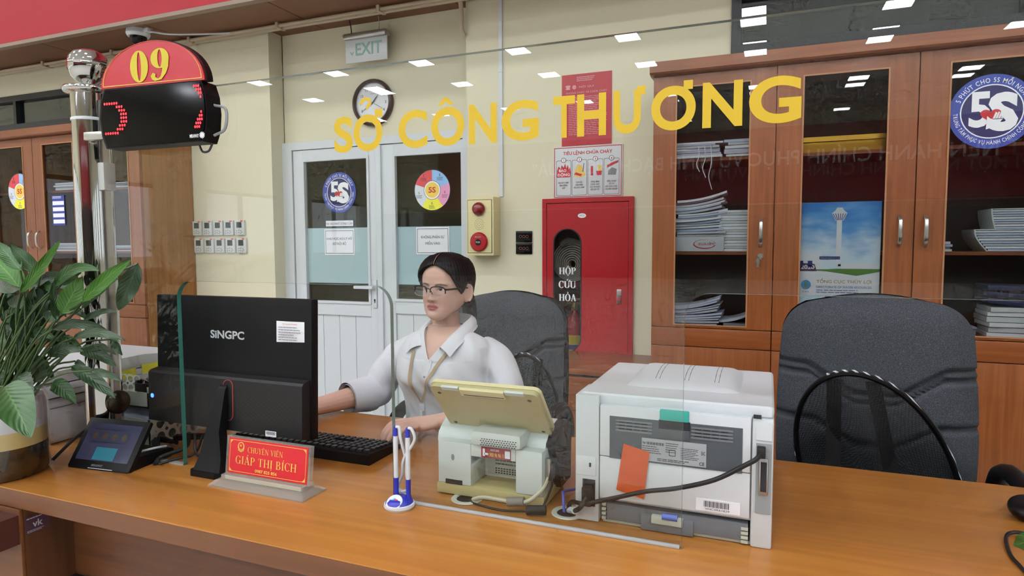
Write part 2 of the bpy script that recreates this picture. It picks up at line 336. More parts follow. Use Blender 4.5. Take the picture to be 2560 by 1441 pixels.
# hall on the customers' side: ceiling, far wall with the banner, mullioned sides
struct('ceiling', MB().box(-16, 16, -22, 3.3, HALL_Z, HALL_Z + .1), 'ceiling_white', 'white hall ceiling')
struct('wall_front', MB().box(-16, 16, -22.2, -22, 0, HALL_Z), 'cream_wall', 'far cream wall of the hall')
for sgn, nm in ((-1, 'window_1'), (1, 'window_2')):
    e = sempty(nm, (sgn * 15.9, 0, 0), 'glazed side of the hall with dark mullions')
    mull = MB().box(-.05, .05, -.06, .06, 0, HALL_Z); f0 = obj('mullion', mull, 'dark_frame', e, None, loc=(0, -21, 0))
    for k in range(1, 11): copy(f0, e, (0, -21 + 2.4 * k, 0))
    for z in (.1, 2.9): obj('transom', MB().box(-.05, .05, -22, 3.3, z, z + .12), 'dark_frame', e, None)
    wl = MB(); wl.box(-.1, .1, -22, 3.3, 0, 1.0); wl.box(-.1, .1, -22, 3.3, 3.0, HALL_Z)
    for k in range(6): wl.box(-.1, .1, -22 + 4.8 * k, -20.2 + 4.8 * k, 1.0, 3.0)
    obj('pier_wall', wl, 'cream_wall', e, None)
struct('added_haze_panel', MB().box(-15.8, 15.8, -21.99, -21.9, 0, 2.65), mat('haze_panel_dark', '#2b1d15', .5), 'added dark panel behind the camera that darkens the glass reflections')  # added dark panel on the far wall, cuts reflected haze in the glass
bn = thing('slogan_banner', 'long red slogan banner with white capitals on the hall far wall', 'banner', (0, -21.9, 0))
obj('board', MB().box(-13, 13, -.04, 0, 2.7, 5.3), mat('banner_dark_red', '#8e1219', .5), bn, None)
t = MB(); text(t, '“VÌ MỘT NỀN HÀNH CHÍNH PHỤC VỤ MINH BẠCH, HIỆU QUẢ”', -9.0, 8.8, 3.85, 4.75, 0, .012); t.xf(Matrix(((-1, 0, 0, 0), (0, 1, 0, .01), (0, 0, 1, 0), (0, 0, 0, 1))))
obj('lettering', t, 'white_ink', bn, None)
lp = MB().box(-.25, .25, -.25, .25, -.012, 0); lm = mat('lamp_white', '#f3f8ff', .5, emit=LAMP_POWER)
lfr = MB(); lfr.ring([(-.27, -.27), (.27, -.27), (.27, .27), (-.27, .27)], [(-.25, -.25), (.25, -.25), (.25, .25), (-.25, .25)], -.02, 0)
lfr.xf(Matrix.Rotation(PI / 2, 4, 'X')); lf0 = ld0 = None
for y in (-.4, -2.7, -6.3, -8.6, -12.25, -14.57, -18.2):
    for k in range(-5, 4):
        x = -.4 + 2.62 * k
        t = thing('ceiling_light', 'square white LED panel light in the high hall ceiling', 'ceiling light', (x, y, HALL_Z - .001), 0, 'LED panels of the hall ceiling')
        if ld0 is None: ld0 = obj('diffuser', lp, lm, t, None); lf0 = obj('frame', lfr, 'white_paint', t, None)
        else: copy(ld0, t); copy(lf0, t)
# ------------------------------------------------------------------ windows high in the wall
def hi_window(nm, x0, x1, z0, z1, bars, lab):
    e = sempty(nm, (0, 0, 0), lab)
    obj('window_frame', MB().ring([(x0, z0), (x1, z0), (x1, z1), (x0, z1)], [(x0 + .05, z0 + .05), (x1 - .05, z0 + .05), (x1 - .05, z1 - .05), (x0 + .05, z1 - .05)], WALL - .02, WALL + .08), 'dark_frame', e, None)
    xs = [x0 + .05] + bars + [x1 - .05]
    for b in bars: obj('mullion', MB().box(b - .018, b + .018, WALL - .015, WALL + .06, z0 + .05, z1 - .05), 'dark_frame', e, None)
    for a, b in zip(xs, xs[1:]): obj('pane', MB().box(a, b, WALL + .02, WALL + .028, z0 + .05, z1 - .05), 'window_glass', e, None)
    obj('backing', MB().box(x0, x1, WALL + .2, WALL + .22, z0, z1), mat('dusk_teal', '#3d4f52', .7), e, None)
hi_window('window_3', -.215, 3.2, 2.32, 2.66, [1.1, 2.2], 'dark framed clerestory window above the tall bookcase')
hi_window('window_4', -8.0, -4.6, 2.34, 2.64, [-6.28, -5.2], 'dark framed clerestory window above the darker bookcase')
# ------------------------------------------------------------------ double door
d = sempty('door_1', (0, NICHE, 0), 'white double door with glazed upper panels')
fr = MB(); fr.box(-3.41, -3.318, -.03, .08, 0, 2.06); fr.box(-1.90, -1.82, -.03, .08, 0, 2.06); fr.box(-3.318, -1.90, -.03, .08, 2.004, 2.06)
obj('door_frame', fr, 'white_paint', d, None)
def leaf(x0, x1, gx0, gx1, glass_z0):
    lf = MB(); lf.box(x0, gx0, -.02, .03, 0, 2.0, .004); lf.box(gx1, x1, -.02, .03, 0, 2.0, .004); lf.box(gx0, gx1, -.02, .03, 1.928, 2.0); lf.box(gx0, gx1, -.02, .03, glass_z0 - .09, glass_z0)
    lf.box(gx0, gx1, -.02, .03, 0, .09)
    o = obj('leaf', lf, 'white_paint', d, 35)
    bead = MB().ring([(gx0 - .004, glass_z0 - .004), (gx1 + .004, glass_z0 - .004), (gx1 + .004, 1.932), (gx0 - .004, 1.932)], [(gx0 + .014, glass_z0 + .014), (gx1 - .014, glass_z0 + .014), (gx1 - .014, 1.914), (gx0 + .014, 1.914)], -.028, 0)
    obj('glazing_bead', bead, 'white_paint', o, None)
    obj('pane', MB().box(gx0, gx1, .002, .008, glass_z0, 1.928), 'cabinet_glass', o, None)
    obj('frosted_band', MB().box(gx0 + .015, gx1 - .015, -.003, .001, 1.02, 1.425), mat('frost', '#9fb8bc', .55), o, None, 'pale blue frosted film across the glass')
    n = 4; w = (gx1 - gx0) / n; s0 = None
    for k in range(n):
        a = gx0 + k * w
        p = MB().box(.0015, w - .0015, -.006, .006, .09, glass_z0 - .09, .002)
        if s0 is None: s0 = obj('panel_board', p, 'white_paint', o, None, loc=(a, 0, 0))
        else: copy(s0, o, (a, 0, 0))
    return o
lL = leaf(-3.312, -2.572, -3.225, -2.648, .875); lR = leaf(-2.545, -1.90, -2.442, -1.872 - .03, .905)
obj('meeting_stile', MB().box(-2.58, -2.54, -.035, .0, 0, 2.0, .004), 'white_paint', d)
h = MB(); h.box(-2.625, -2.592, -.032, -.02, .85, 1.05, .004); obj('lock_plate', h, 'white_plastic', lL)
h = MB(); h.box(-2.76, -2.60, -.075, -.058, .985, 1.008, .006); h.box(-2.62, -2.60, -.07, -.025, .985, 1.008, .004); obj('handle', h, 'white_plastic', lL)
h = MB(); h.disc(-2.608, .905, .006, .008, -.034, 12, 0, -.03); h.box(-2.611, -2.605, -.034, -.03, .885, .9); obj('keyhole', h, 'ink', lL, None)
# round 5S stickers (used on the door and on the bookcases)
def arc_text(mb, s, r, a_mid, h, y, m, inside=False, bold=.01, sp=1.0, asp=.8):
    """lettering round a circle; inside=True reads along the bottom"""
    ws = []
    for c in s:
        if c == ' ': ws.append(.34 * h * asp / .73); continue
        vs, _ = glyphs(c, bold); ws.append((max(v[0] for v in vs) + .07) * h / .73 * asp)
    tot = sum(ws) * sp; a = a_mid + (tot / 2 / r if not inside else -tot / 2 / r)
    for c, wd in zip(s, ws):
        da = wd * sp / r; mid = a - da / 2 if not inside else a + da / 2
        if c != ' ':
            vs, fs = glyphs(c, bold); k = h / .73; x0 = -wd / 2
            out = []
            for v in vs:
                lx, lz = x0 + v[0] * k * asp, v[1] * k
                if inside: rr, aa = r - lz + h, mid + lx / (r + h / 2)
                else: rr, aa = r + lz, mid - lx / (r + h / 2)
                out.append((rr * math.cos(aa), y, rr * math.sin(aa)))
            mb.add(out, fs, m)
        a = a - da if not inside else a + da
def sticker_blue(parent, cx, cz, R_, y):
    o = obj('round_sticker', MB().disc(0, 0, R_, R_, 0, 48, 0, .001), 'blue_disc' if 'blue_disc' in MATS else mat('blue_disc', '#3146a0', .4), parent, None, 'round blue 5S sticker with white lettering', (cx, y, cz))
    q = MB(); n = 40; r1, r2 = R_ * .70, R_ * .73
    q.ring([(r2 * math.cos(2 * PI * i / n), r2 * math.sin(2 * PI * i / n)) for i in range(n)], [(r1 * math.cos(2 * PI * i / n), r1 * math.sin(2 * PI * i / n)) for i in range(n)], -.0012, -.0008)
    arc_text(q, '5 PHÚT CHO 5S MỖI NGÀY', R_ * .78, PI / 2, R_ * .13, -.001, 0, sp=1.02)
    arc_text(q, 'TRUNG TÂM PHỤC VỤ HÀNH CHÍNH CÔNG TỈNH', R_ * .78, -PI / 2, R_ * .11, -.001, 0, inside=True, asp=.66)
    obj('print', q, 'white_ink', o, None)
    obj('inner_disc', MB().disc(0, 0, R_ * .70, R_ * .70, -.0006, 40), mat('navy_disc', '#23245e', .35), o, None)
    q = MB(); text(q, '5', -R_ * .52, -R_ * .02, -R_ * .42, R_ * .55, -.0012, .03); text(q, 'S', -R_ * .08, R_ * .60, -R_ * .55, R_ * .5, -.0016, .05); obj('numeral', q, 'white_ink', o, None)
    q = MB(); pts = []
    for i in range(28):
        a = 2 * PI * i / 28; pts.append((-.02 * R_ + R_ * .015 * 16 * math.sin(a) ** 3, -R_ * .1 + R_ * .013 * (13 * math.cos(a) - 5 * math.cos(2 * a) - 2 * math.cos(3 * a) - math.cos(4 * a))))
    q.add([(a, -.0022, b) for a, b in pts], [list(range(28))]); obj('heart', q, 'red_ink', o, None)
    q = MB()
    for k in range(4): q.prism([(R_ * (.02 + .06 * k), -R_ * .22), (R_ * (.07 + .06 * k), -R_ * .22), (R_ * (.13 + .06 * k), -R_ * (.02 + .02 * abs(k - 1.5))), (R_ * (.09 + .06 * k), -R_ * .02)], -.0027, -.0024)
    q.prism([(-R_ * .12, -R_ * .48), (R_ * .12, -R_ * .4), (R_ * .27, -R_ * .2), (-R_ * .02, -R_ * .2), (-R_ * .1, -R_ * .12)], -.0027, -.0024); obj('hand_mark', q, 'white_ink', o, None)
    return o
def sticker_wheel(parent, cx, cz, R_, y):
    o = obj('round_sticker', MB().disc(0, 0, R_, R_, 0, 48, 0, .001), mat('wheel_rim', '#20222a', .5), parent, None, 'round 5S wheel sticker in five colours', (cx, y, cz))
    cols = ['#d8414a', '#cfd4dc', '#e9e43a', '#e39ac0', '#8db9e6']
    for k in range(5):
        a0 = PI / 2 + k * 2 * PI / 5; pts = []
        for i in range(11): a = a0 + (2 * PI / 5) * i / 10; pts.append((R_ * .96 * math.cos(a), R_ * .96 * math.sin(a)))
        for i in range(10, -1, -1): a = a0 + (2 * PI / 5) * i / 10; pts.append((R_ * .46 * math.cos(a), R_ * .46 * math.sin(a)))
        s = obj('sector', MB().add([(a, -.0006, b) for a, b in pts], [list(range(22))]), mat('sector%d' % k, cols[k], .5), o, None)
        am = a0 + PI / 5; px, pz = R_ * .74 * math.cos(am), R_ * .74 * math.sin(am); q = MB()
        text(q, 'S', cx=px - R_ * .02, h=R_ * .11, z0=pz + R_ * .06, y=-.001, bold=.02); lines(q, px - R_ * .18, px + R_ * .18, pz - R_ * .16, pz + R_ * .02, 4, -.001, frac=.35, seed=k)
        obj('print', q, 'ink', s, None)
    q = MB().disc(0, 0, R_ * .44, R_ * .44, -.0008, 32); obj('hub_ring', q, 'white_ink', o, None)
    q = MB().disc(0, 0, R_ * .37, R_ * .37, -.0012, 32); obj('hub', q, mat('hub_yellow', '#ecc84d', .5), o, None)
    q = MB(); text(q, '5S', -R_ * .2, R_ * .2, -R_ * .13, R_ * .15, -.0016, .03); obj('numeral', q, 'red_ink', o, None)
    return o
sticker_blue(lL, -2.916, 1.682, .146, -.004); sticker_wheel(lR, -2.147, 1.672, .142, -.004)
def notice(x0, x1, z0, z1, rows, lab, y=NICHE - .006, border=True):
    t = thing('paper_notice', lab, 'notice', ((x0 + x1) / 2, y, z0)); w = (x1 - x0) / 2; hh = z1 - z0
    obj('sheet', MB().box(-w, w, 0, .0008, 0, hh), 'paper', t, None)
    q = MB()
    if border: q.ring([(-w * .93, hh * .06), (w * .93, hh * .06), (w * .93, hh * .94), (-w * .93, hh * .94)], [(-w * .91, hh * .075), (w * .91, hh * .075), (w * .91, hh * .925), (-w * .91, hh * .925)], -.0008, -.0004)
    for s, a, b, c, e in rows: text(q, s, -w * a, w * a, hh * b, hh * c, -.0008, e)
    obj('lettering', q, 'ink', t, None)
notice(-3.053, -2.789, 1.226, 1.417, [('KHU VỰC XỬ LÝ HỒ', .84, .56, .72, 0), ('SƠ NỘI BỘ', .44, .36, .52, 0)], 'white notice on the blue band of the door leaf with the handle')
notice(-2.276, -2.018, 1.231, 1.421, [('KHÔNG PHẬN SỰ', .7, .56, .72, 0), ('MIỄN VÀO', .44, .36, .5, 0)], 'white notice on the blue band of the door leaf beside the alarm')
notice(-3.038, -2.798, 1.437, 1.478, [('RA VÀO NHỚ ĐÓNG CỬA!', .94, .25, .8, 0)], 'narrow one-line paper strip above a notice on the door', border=False)
# ================================================================== things on the wall
# wall clock
t = thing('wall_clock', 'round wall clock with brown rim and white dial above the door', 'clock', (-2.606, NICHE, 2.297))
prof = [(.163, 0), (.165, -.018), (.158, -.034), (.146, -.038), (.138, -.03), (.137, -.014)]
obj('rim', MB().lathe(prof, 48, ax='y'), mat('clock_brown', '#3a201c', .3), t, 60)
obj('dial', MB().disc(0, 0, .139, .139, -.012, 48, 0, -.004), 'white_ink', t, None)
q = MB()
for k in range(1, 13):
    a = PI / 2 - k * PI / 6; text(q, str(k), cx=.104 * math.cos(a), h=.021, z0=.104 * math.sin(a) - .0105, y=-.0135)
    for j in range(5):
        b = a + j * PI / 30; q.add([(r * math.cos(b + e), -.0135, r * math.sin(b + e)) for r, e in ((.126, .006), (.132, .006), (.132, -.006), (.126, -.006))], [(0, 1, 2, 3)])
text(q, 'ĐỒNG HỒ', cx=0, h=.006, z0=.06, y=-.0135); obj('numerals', q, 'ink', t, None)
def hand(nm, ang, ln, w, mt):
    a = math.radians(90 - ang); c, s = math.cos(a), math.sin(a)
    pts = [(-.02, -w * .6), (ln * .6, -w), (ln, 0), (ln * .6, w), (-.02, w * .6)]
    obj(nm, MB().prism([(x * c - z * s, x * s + z * c) for x, z in pts], -.019, -.0165), mt, t, None)
hand('hour_hand', 42, .066, .0035, 'ink'); hand('minute_hand', 237, .098, .003, 'ink'); hand('second_hand', 118, .1, .0009, 'ink')
obj('lens', MB().disc(0, 0, .138, .138, -.026, 48), 'clear_plastic', t, None)
# exit sign
t = thing('exit_sign', 'hanging silver and white exit sign with pale green letters', 'sign', (-2.598, NICHE - .09, 2.56))
obj('plate', MB().box(-.168, .168, -.006, .006, 0, .165, .002), mat('acrylic_white', '#cfd3d6', .25), t)
hb = MB().box(-.17, .17, -.03, .03, .155, .196, .008); obj('housing', hb, 'steel', t)
q = MB(); text(q, 'EXIT', -.085, .13, .045, .13, -.0075, .02); q.prism([(-.132, .075), (-.122, .075), (-.114, .062), (-.106, .075), (-.097, .075), (-.114, .047)], -.0075, -.007); obj('lettering', q, mat('exit_green', '#8fb8ac', .5), t, None)
obj('wire', MB().tube(bez([(-.12, 0, .195), (-.13, .01, .24), (-.135, .0, .30)], 10), .004, 6), 'black_rubber', t)
obj('wire', MB().tube(bez([(.1, 0, .195), (.1, .01, .24), (.1, .0, .295)], 10), .002, 6), 'steel', t)
# conduits along the soffit and down the wall
for nm, yy, rr, lab in (('cable_conduit', 3.70, .016, 'long cream conduit pipe clipped to the soffit beside the wall'), ('cable_conduit', 3.655, .012, 'slimmer cream conduit pipe clipped to the soffit farther from the wall')):
    t = thing(nm, lab, 'pipe', (0, yy, SOFF - .022)); obj('pipe', MB().tube([(-9, 0, 0), (-1.2, 0, 0)], rr, 10), mat('conduit', '#b3a48c', .5), t)
    cl = MB().box(-.012, .012, -.02, .02, -.018, .022, .003); c0 = None
    for k in range(9):
        x = -8.2 + .83 * k
        if c0 is None: c0 = obj('clip', cl, 'conduit', t, loc=(x, 0, 0))
        else: copy(c0, t, (x, 0, 0))
t = thing('drop_conduit', 'short cream conduit bending down from the soffit by the pilaster', 'pipe', (-1.83, WALL - .03, 0)); obj('pipe', MB().tube(bez([(0, -.02, SOFF), (0, 0, 2.75), (0, 0, 2.66), (.01, .02, 2.62)], 12), .015, 8), 'conduit', t)
t = thing('wall_conduit', 'thin white vertical cable trunking beside the alarm box', 'pipe', (-1.575, WALL - .011, 0)); obj('trunking', MB().box(-.012, .012, 0, .011, 1.6, SOFF), 'white_plastic', t, None); obj('joint', MB().box(-.014, .014, -.003, .011, 2.37, 2.41), 'white_plastic', t, None)
# dome camera under the soffit
t = thing('dome_camera', 'small white dome security camera under the soffit', 'camera', (-4.258, 3.393, SOFF))
obj('base', MB().lathe([(0, 0), (.075, 0), (.08, -.03), (.07, -.05), (.0, -.05)], 28), 'white_plastic', t)
obj('dome', MB().lathe([(.056, -.045), (.055, -.07), (.043, -.093), (.022, -.105), (.001, -.108)], 24), 'black_gloss', t, 180)
obj('cable_box', MB().box(.07, .12, -.02, .02, -.03, 0, .004), 'white_plastic', t); obj('cable', MB().tube(bez([(.1, 0, -.02), (.25, .05, -.045), (.45, .18, -.03), (.62, .26, -.02)], 14), .007, 6), 'white_plastic', t)
# thermostats, two rows of five
labs = ['topmost', 'lower']; th0 = None
for r_ in range(2):
    for c_ in range(5):
        x = -4.148 + .1075 * c_ + (.012 if r_ else 0); z = 1.378 if r_ == 0 else 1.243
        lab = '%s row of white thermostats on the wall, %s' % (('upper', 'lower')[r_], ('half hidden by the bookcase', 'second from the bookcase', 'third from the bookcase', 'fourth from the bookcase', 'farthest from the bookcase')[c_])
        t = thing('thermostat', lab, 'thermostat', (x, WALL, z), 0, 'thermostats on the cream wall')
        if th0 is None:
            b = MB().box(-.046, .046, -.02, 0, 0, .112, .005); th0 = [obj('body', b, mat('thermo_white', '#c9cac6', .4), t)]
            th0.append(obj('screen', MB().box(-.026, .024, -.021, -.0195, .055, .098), mat('lcd', '#3c4640', .2), t, None))
            q = MB()
            for a, zz in ((-.024, .032), (-.004, .036), (.016, .032), (-.026, .016), (-.006, .018), (.014, .014), (.026, .022)): q.disc(a, zz, .005, .004, -.0205, 10)
            th0.append(obj('buttons', q, 'ink_grey', t, None)); th0.append(obj('red_tab', MB().box(.012, .036, -.0208, -.0195, .1, .11), mat('tab_red', '#d4553f', .6), t, None))
        else:
            for o in th0: copy(o, t)
# fire alarm box
t = thing('fire_alarm_box', 'cream fire alarm box with red beacon, speaker holes and push button', 'alarm', (-1.68, WALL, 1.23))
obj('case', MB().box(-.09, .096, -.11, 0, 0, .365, .004), 'cream_plastic', t)
obj('cover', MB().box(-.079, .083, -.114, -.108, .018, .345, .003), 'cream_plastic', t)
obj('cover_gap', MB().ring(rrect(-.082, .086, .015, .348, .003, 2), rrect(-.079, .083, .018, .345, .003, 2), -.1105, -.108), 'ink', t, None)
obj('beacon', MB().lathe([(.040, -.113), (.043, -.122), (.038, -.138), (.022, -.148), (.001, -.151)], 24, c=(.0, 0, .29), ax='y'), mat('beacon_red', '#7c0e13', .15, coat=.4), t, 180)
q = MB()
for rr in (.008, .019, .030):
    for k in range(int(rr * 600)): a = 2 * PI * k / int(rr * 600); q.disc(rr * math.cos(a), .195 + rr * math.sin(a) * 1.1, .0022, .0022, -.1146, 6)
obj('speaker_holes', q, 'ink', t, None)
b = obj('push_button', MB().lathe([(.058, -.113), (.061, -.122), (.052, -.132), (.035, -.134), (.0, -.134)], 32, c=(0, 0, .085), ax='y'), 'red_paint', t)
obj('button_centre', MB().disc(0, .083, .02, .02, -.1352, 24), 'black_plastic', b, None); q = MB(); text(q, 'PUSH', -.014, .014, .078, .089, -.1358); text(q, 'BÁO CHÁY', -.02, .02, .113, .12, -.135); obj('lettering', q, 'white_ink', b, None)
for k, z in enumerate((1.312, 1.238)):
    t = thing('light_switch', ('upper' if k == 0 else 'lower') + ' black glass switch plate with three ring buttons', 'switch', (-1.4225, WALL, z), 0, 'touch switches by the fire cabinet')
    obj('plate', MB().box(-.054, .054, -.01, 0, 0, .07, .003), 'black_gloss', t)
    for dx in (-.022, 0, .022):
        n = 16; obj('ring_button', MB().ring([(dx + .009 * math.cos(2 * PI * i / n), .036 + .009 * math.sin(2 * PI * i / n)) for i in range(n)], [(dx + .0075 * math.cos(2 * PI * i / n), .036 + .0075 * math.sin(2 * PI * i / n)) for i in range(n)], -.0105, -.0098), mat('ring_pink', '#a06a60', .5), t, None)
# fire hose cabinet
t = thing('fire_hose_cabinet', 'tall red steel fire hose cabinet with a rounded window slot', 'fire cabinet', (-1.0165, WALL, .35))
obj('frame', MB().ring([(-.281, 0), (.281, 0), (.281, 1.226), (-.281, 1.226)], [(-.255, .03), (.253, .03), (.253, 1.2), (-.255, 1.2)], -.018, .012), 'red_paint', t, None)
sx = -.122; sl = []
for i in range(25):
    a = PI * i / 24; sl.append((sx + .087 * math.cos(a), .955 + .087 * math.sin(a)))
for i in range(25):
    a = PI + PI * i / 24; sl.append((sx + .087 * math.cos(a), .375 + .087 * math.sin(a)))
out = []
for x, z in sl:     # push each slot point out to the door rectangle
    dx, dz = x - sx, z - .665; k = min((( .250 if dx > 0 else -.252) - sx) / dx if abs(dx) > 1e-6 else 1e9, ((.531 if dz > 0 else -.629) / dz) if abs(dz) > 1e-6 else 1e9); out.append((sx + dx * k, .665 + dz * k))
for cx_, cz_ in ((.250, 1.196), (-.252, 1.196), (-.252, .036), (.250, .036)):   # snap nearest to the corners
    j = min(range(50), key=lambda i: (out[i][0] - cx_) ** 2 + (out[i][1] - cz_) ** 2); out[j] = (cx_, cz_)
dr = obj('door', MB().ring(out, sl, -.014, -.004), 'red_paint', t, None)
obj('slot_seal', MB().ring([(sx + (x - sx) * 1.03, .665 + (z - .665) * 1.006) for x, z in sl], [(sx + (x - sx) * .95, .665 + (z - .665) * .99) for x, z in sl], -.0165, -.012), 'black_rubber', dr, None)
obj('pane', MB().prism(sl, -.010, -.008), 'cabinet_glass', dr, None)
q = MB()
for dx in (0, .003): serif(q, 'HỘP', sx - .054 + dx, sx + .052 + dx, .765, .042, -.0112 - dx * .05); serif(q, 'CỨU', sx - .057 + dx, sx + .052 + dx, .682, .042, -.0112 - dx * .05); serif(q, 'HỎA', sx - .054 + dx, sx + .054 + dx, .602, .042, -.0112 - dx * .05)
obj('lettering', q, 'white_ink', dr, None)
obj('lock', MB().box(.185, .212, -.018, -.012, .595, .68, .002), 'steel', dr); obj('lock_mark', MB().box(.191, .206, -.0195, -.017, .612, .63), 'red_ink', dr, None)
n = 24; obj('oval_label', MB().disc(-.03, 1.12, .026, .014, -.0155, n), 'white_ink', dr, None); q = MB(); text(q, 'HVT 5', -.045, -.015, 1.115, 1.125, -.016); obj('label_print', q, 'ink', dr, None)
bx = MB(); bx.box(-.27, .27, .25, .26, .01, 1.216); bx.box(-.272, -.262, 0.012, .26, .01, 1.216); bx.box(.262, .272, 0.012, .26, .01, 1.216); bx.box(-.27, .27, 0.012, .26, .01, .02); bx.box(-.27, .27, 0.012, .26, 1.206, 1.216)
obj('box', bx, mat('red_dark', '#7d1a1c', .5), t, None); obj('inner_shelf', MB().box(-.26, .26, .02, .25, .69, .71), 'red_dark', t, None)
hose = thing('fire_hose', 'coiled grey canvas hose behind the slot of the red cabinet', 'hose', (-1.1385, WALL + .12, 1.06))
for k in range(9):
    r0 = .030 + .013 * k; path = [(r0 * .92 * math.cos(a), 0, .115 + .02 * (k / 9) + r0 * .92 * math.sin(a)) for a in [2 * PI * i / 28 for i in range(29)]]
    obj('coil', MB().tube(path, .0075, 6, cap=False, flat=5.0), mat('canvas', '#a8a192', .8, bump=(200, .3)), hose)
obj('nozzle', MB().tube(bez([(.06, -.01, .24), (-.02, -.03, .262), (-.07, -.03, .235)], 10), .02, 12), mat('canvas_dark', '#7d796c', .7), hose)
ex = thing('fire_extinguisher', 'red extinguisher with yellow label standing in the red cabinet', 'extinguisher', (-1.13, WALL + .12, .372))
obj('cylinder', MB().lathe([(.0, 0), (.062, .0), (.068, .02), (.068, .40), (.05, .46), (.02, .49), (.018, .52)], 28), 'red_paint', ex, 60)
obj('label_band', MB().lathe([(.0686, .16), (.0686, .36)], 28), mat('label_yellow', '#d3b12e', .5), ex, 180); obj('label_band', MB().lathe([(.0690, .27), (.0690, .30)], 28), 'navy', ex, 180)
q = MB(); q.lathe([(.02, .51), (.024, .53), (.015, .56), (0, .56)], 12); q.box(-.05, .06, -.008, .008, .55, .562); q.box(-.04, .05, -.008, .008, .575, .585); obj('valve', q, 'gold', ex)
# posters over the cabinet
t = thing('regulation_poster', 'tall red fire regulation poster with faded white print on the wall', 'poster', (-1.0245, WALL, 1.89))
obj('board', MB().box(-.1525, .1525, -.004, 0, 0, .42), mat('poster_red', '#b32836', .4), t, None)
q = MB(); text(q, 'NỘI QUI', -.045, .045, .335, .352, -.005, .01); text(q, 'PHÒNG CHÁY VÀ CHỮA CHÁY', -.125, .125, .305, .32, -.005, .01); lines(q, -.06, .06, .375, .405, 3, -.005, seed=3)
q.disc(-.075, .344, .012, .012, -.005, 20); q.prism([(-.128, .332), (-.1, .332), (-.104, .346), (-.098, .35), (-.102, .357), (-.126, .357), (-.13, .35), (-.124, .346)], -.005, -.0045); lines(q, -.11, .13, .06, .29, 22, -.005, seed=8, frac=.3)
obj('print', q, mat('poster_print', '#d89aa0', .6), t, None); q = MB(); text(q, '114', -.082, -.068, .34, .348, -.0055); obj('number', q, 'red_ink', t, None)
t = thing('fire_instruction_sign', 'white fire instruction board with four numbered pictures above the red cabinet', 'sign', (-1.0165, WALL, 1.578))
obj('board', MB().box(-.2125, .2125, -.008, 0, 0, .307, .002), mat('sign_white', '#cbcdcf', .4), t)
q = MB(); q.ring([(-.207, .005), (.207, .005), (.207, .302), (-.207, .302)], [(-.203, .009), (.203, .009), (.203, .298), (-.203, .298)], -.0092, -.0085); text(q, 'TIÊU LỆNH CHỮA CHÁY', -.15, .15, .252, .284, -.0095, .012); obj('title', q, 'red_ink', t, None)
caps = [['KHI XẢY CHÁY', 'BÁO ĐỘNG', 'GẤP'], ['CÚP CẦU', 'DAO ĐIỆN', 'NƠI XẢY CHÁY'], ['DÙNG BÌNH', 'CHỮA CHÁY', 'CÁT VÀ NƯỚC', 'ĐỂ DẬP TẮT'], ['ĐIỆN THOẠI', 'SỐ 114', 'ĐỘI CHỮA CHÁY', 'CHUYÊN NGHIỆP']]
for k in range(4):
    c = -.147 + .098 * k; q = MB(); n = 6
    q.ring(rrect(c - .046, c + .046, .015, .226, .008), rrect(c - .0445, c + .0445, .0165, .2245, .0075), -.0092, -.0085); nn = 20
    q.ring([(c + .015 * math.cos(2 * PI * i / nn), .227 + .015 * math.sin(2 * PI * i / nn)) for i in range(nn)], [(c + .0125 * math.cos(2 * PI * i / nn), .227 + .0125 * math.sin(2 * PI * i / nn)) for i in range(nn)], -.0102, -.0085)
    for i, s in enumerate(caps[k]): text(q, s, cx=c, h=.0095, z0=.088 - .0155 * i, y=-.0095, bold=.01, asp=.72)
    obj('panel_print', q, 'ink', t, None); q = MB().disc(c, .227, .0128, .0128, -.0096, 18); obj('number_disc', q, 'white_ink', t, None)
    q = MB(); text(q, str(k + 1), cx=c, h=.014, z0=.220, y=-.0104, bold=.02); obj('number', q, 'red_ink', t, None)
q = MB(); fl = [(-.19, .125), (-.105, .125), (-.103, .155), (-.108, .185), (-.115, .17), (-.12, .2), (-.13, .178), (-.138, .208), (-.147, .182), (-.16, .2), (-.165, .175), (-.178, .192), (-.19, .165)]
q.prism(fl, -.0092, -.0088); obj('flame_picture', q, 'red_ink', t, None); q = MB(); text(q, 'BÁO', -.176, -.13, .157, .178, -.0098, .02); text(q, 'ĐỘNG', -.186, -.108, .128, .153, -.0098, .02); obj('flame_lettering', q, 'white_ink', t, None)
q = MB(); q.prism([(-.085, .13), (-.05, .122), (-.012, .13), (-.02, .16), (-.035, .19), (-.06, .2), (-.07, .175)], -.0092, -.0088); q.prism([(.07, .16), (.09, .15), (.088, .185), (.06, .19)], -.0092, -.0088); obj('yellow_picture', q, 'gold_ink', t, None)
q = MB(); q.box(.022, .036, -.0098, -.0092, .13, .185); q.prism([(.06, .13), (.085, .13), (.09, .155), (.055, .155)], -.0098, -.0092); q.prism([(.12, .17), (.185, .2), (.188, .212), (.15, .2), (.12, .185)], -.0098, -.0092); q.prism([(-.082, .14), (-.04, .128), (-.03, .14), (-.07, .152)], -.0098, -.0092); obj('red_picture', q, 'red_ink', t, None)
q = MB(); q.prism([(.125, .13), (.172, .128), (.178, .16), (.15, .172), (.128, .155)], -.0092, -.0088); q.prism([(-.03, .155), (-.022, .205), (-.018, .205), (-.024, .15)], -.0098, -.0092); obj('grey_picture', q, 'ink_grey', t, None)
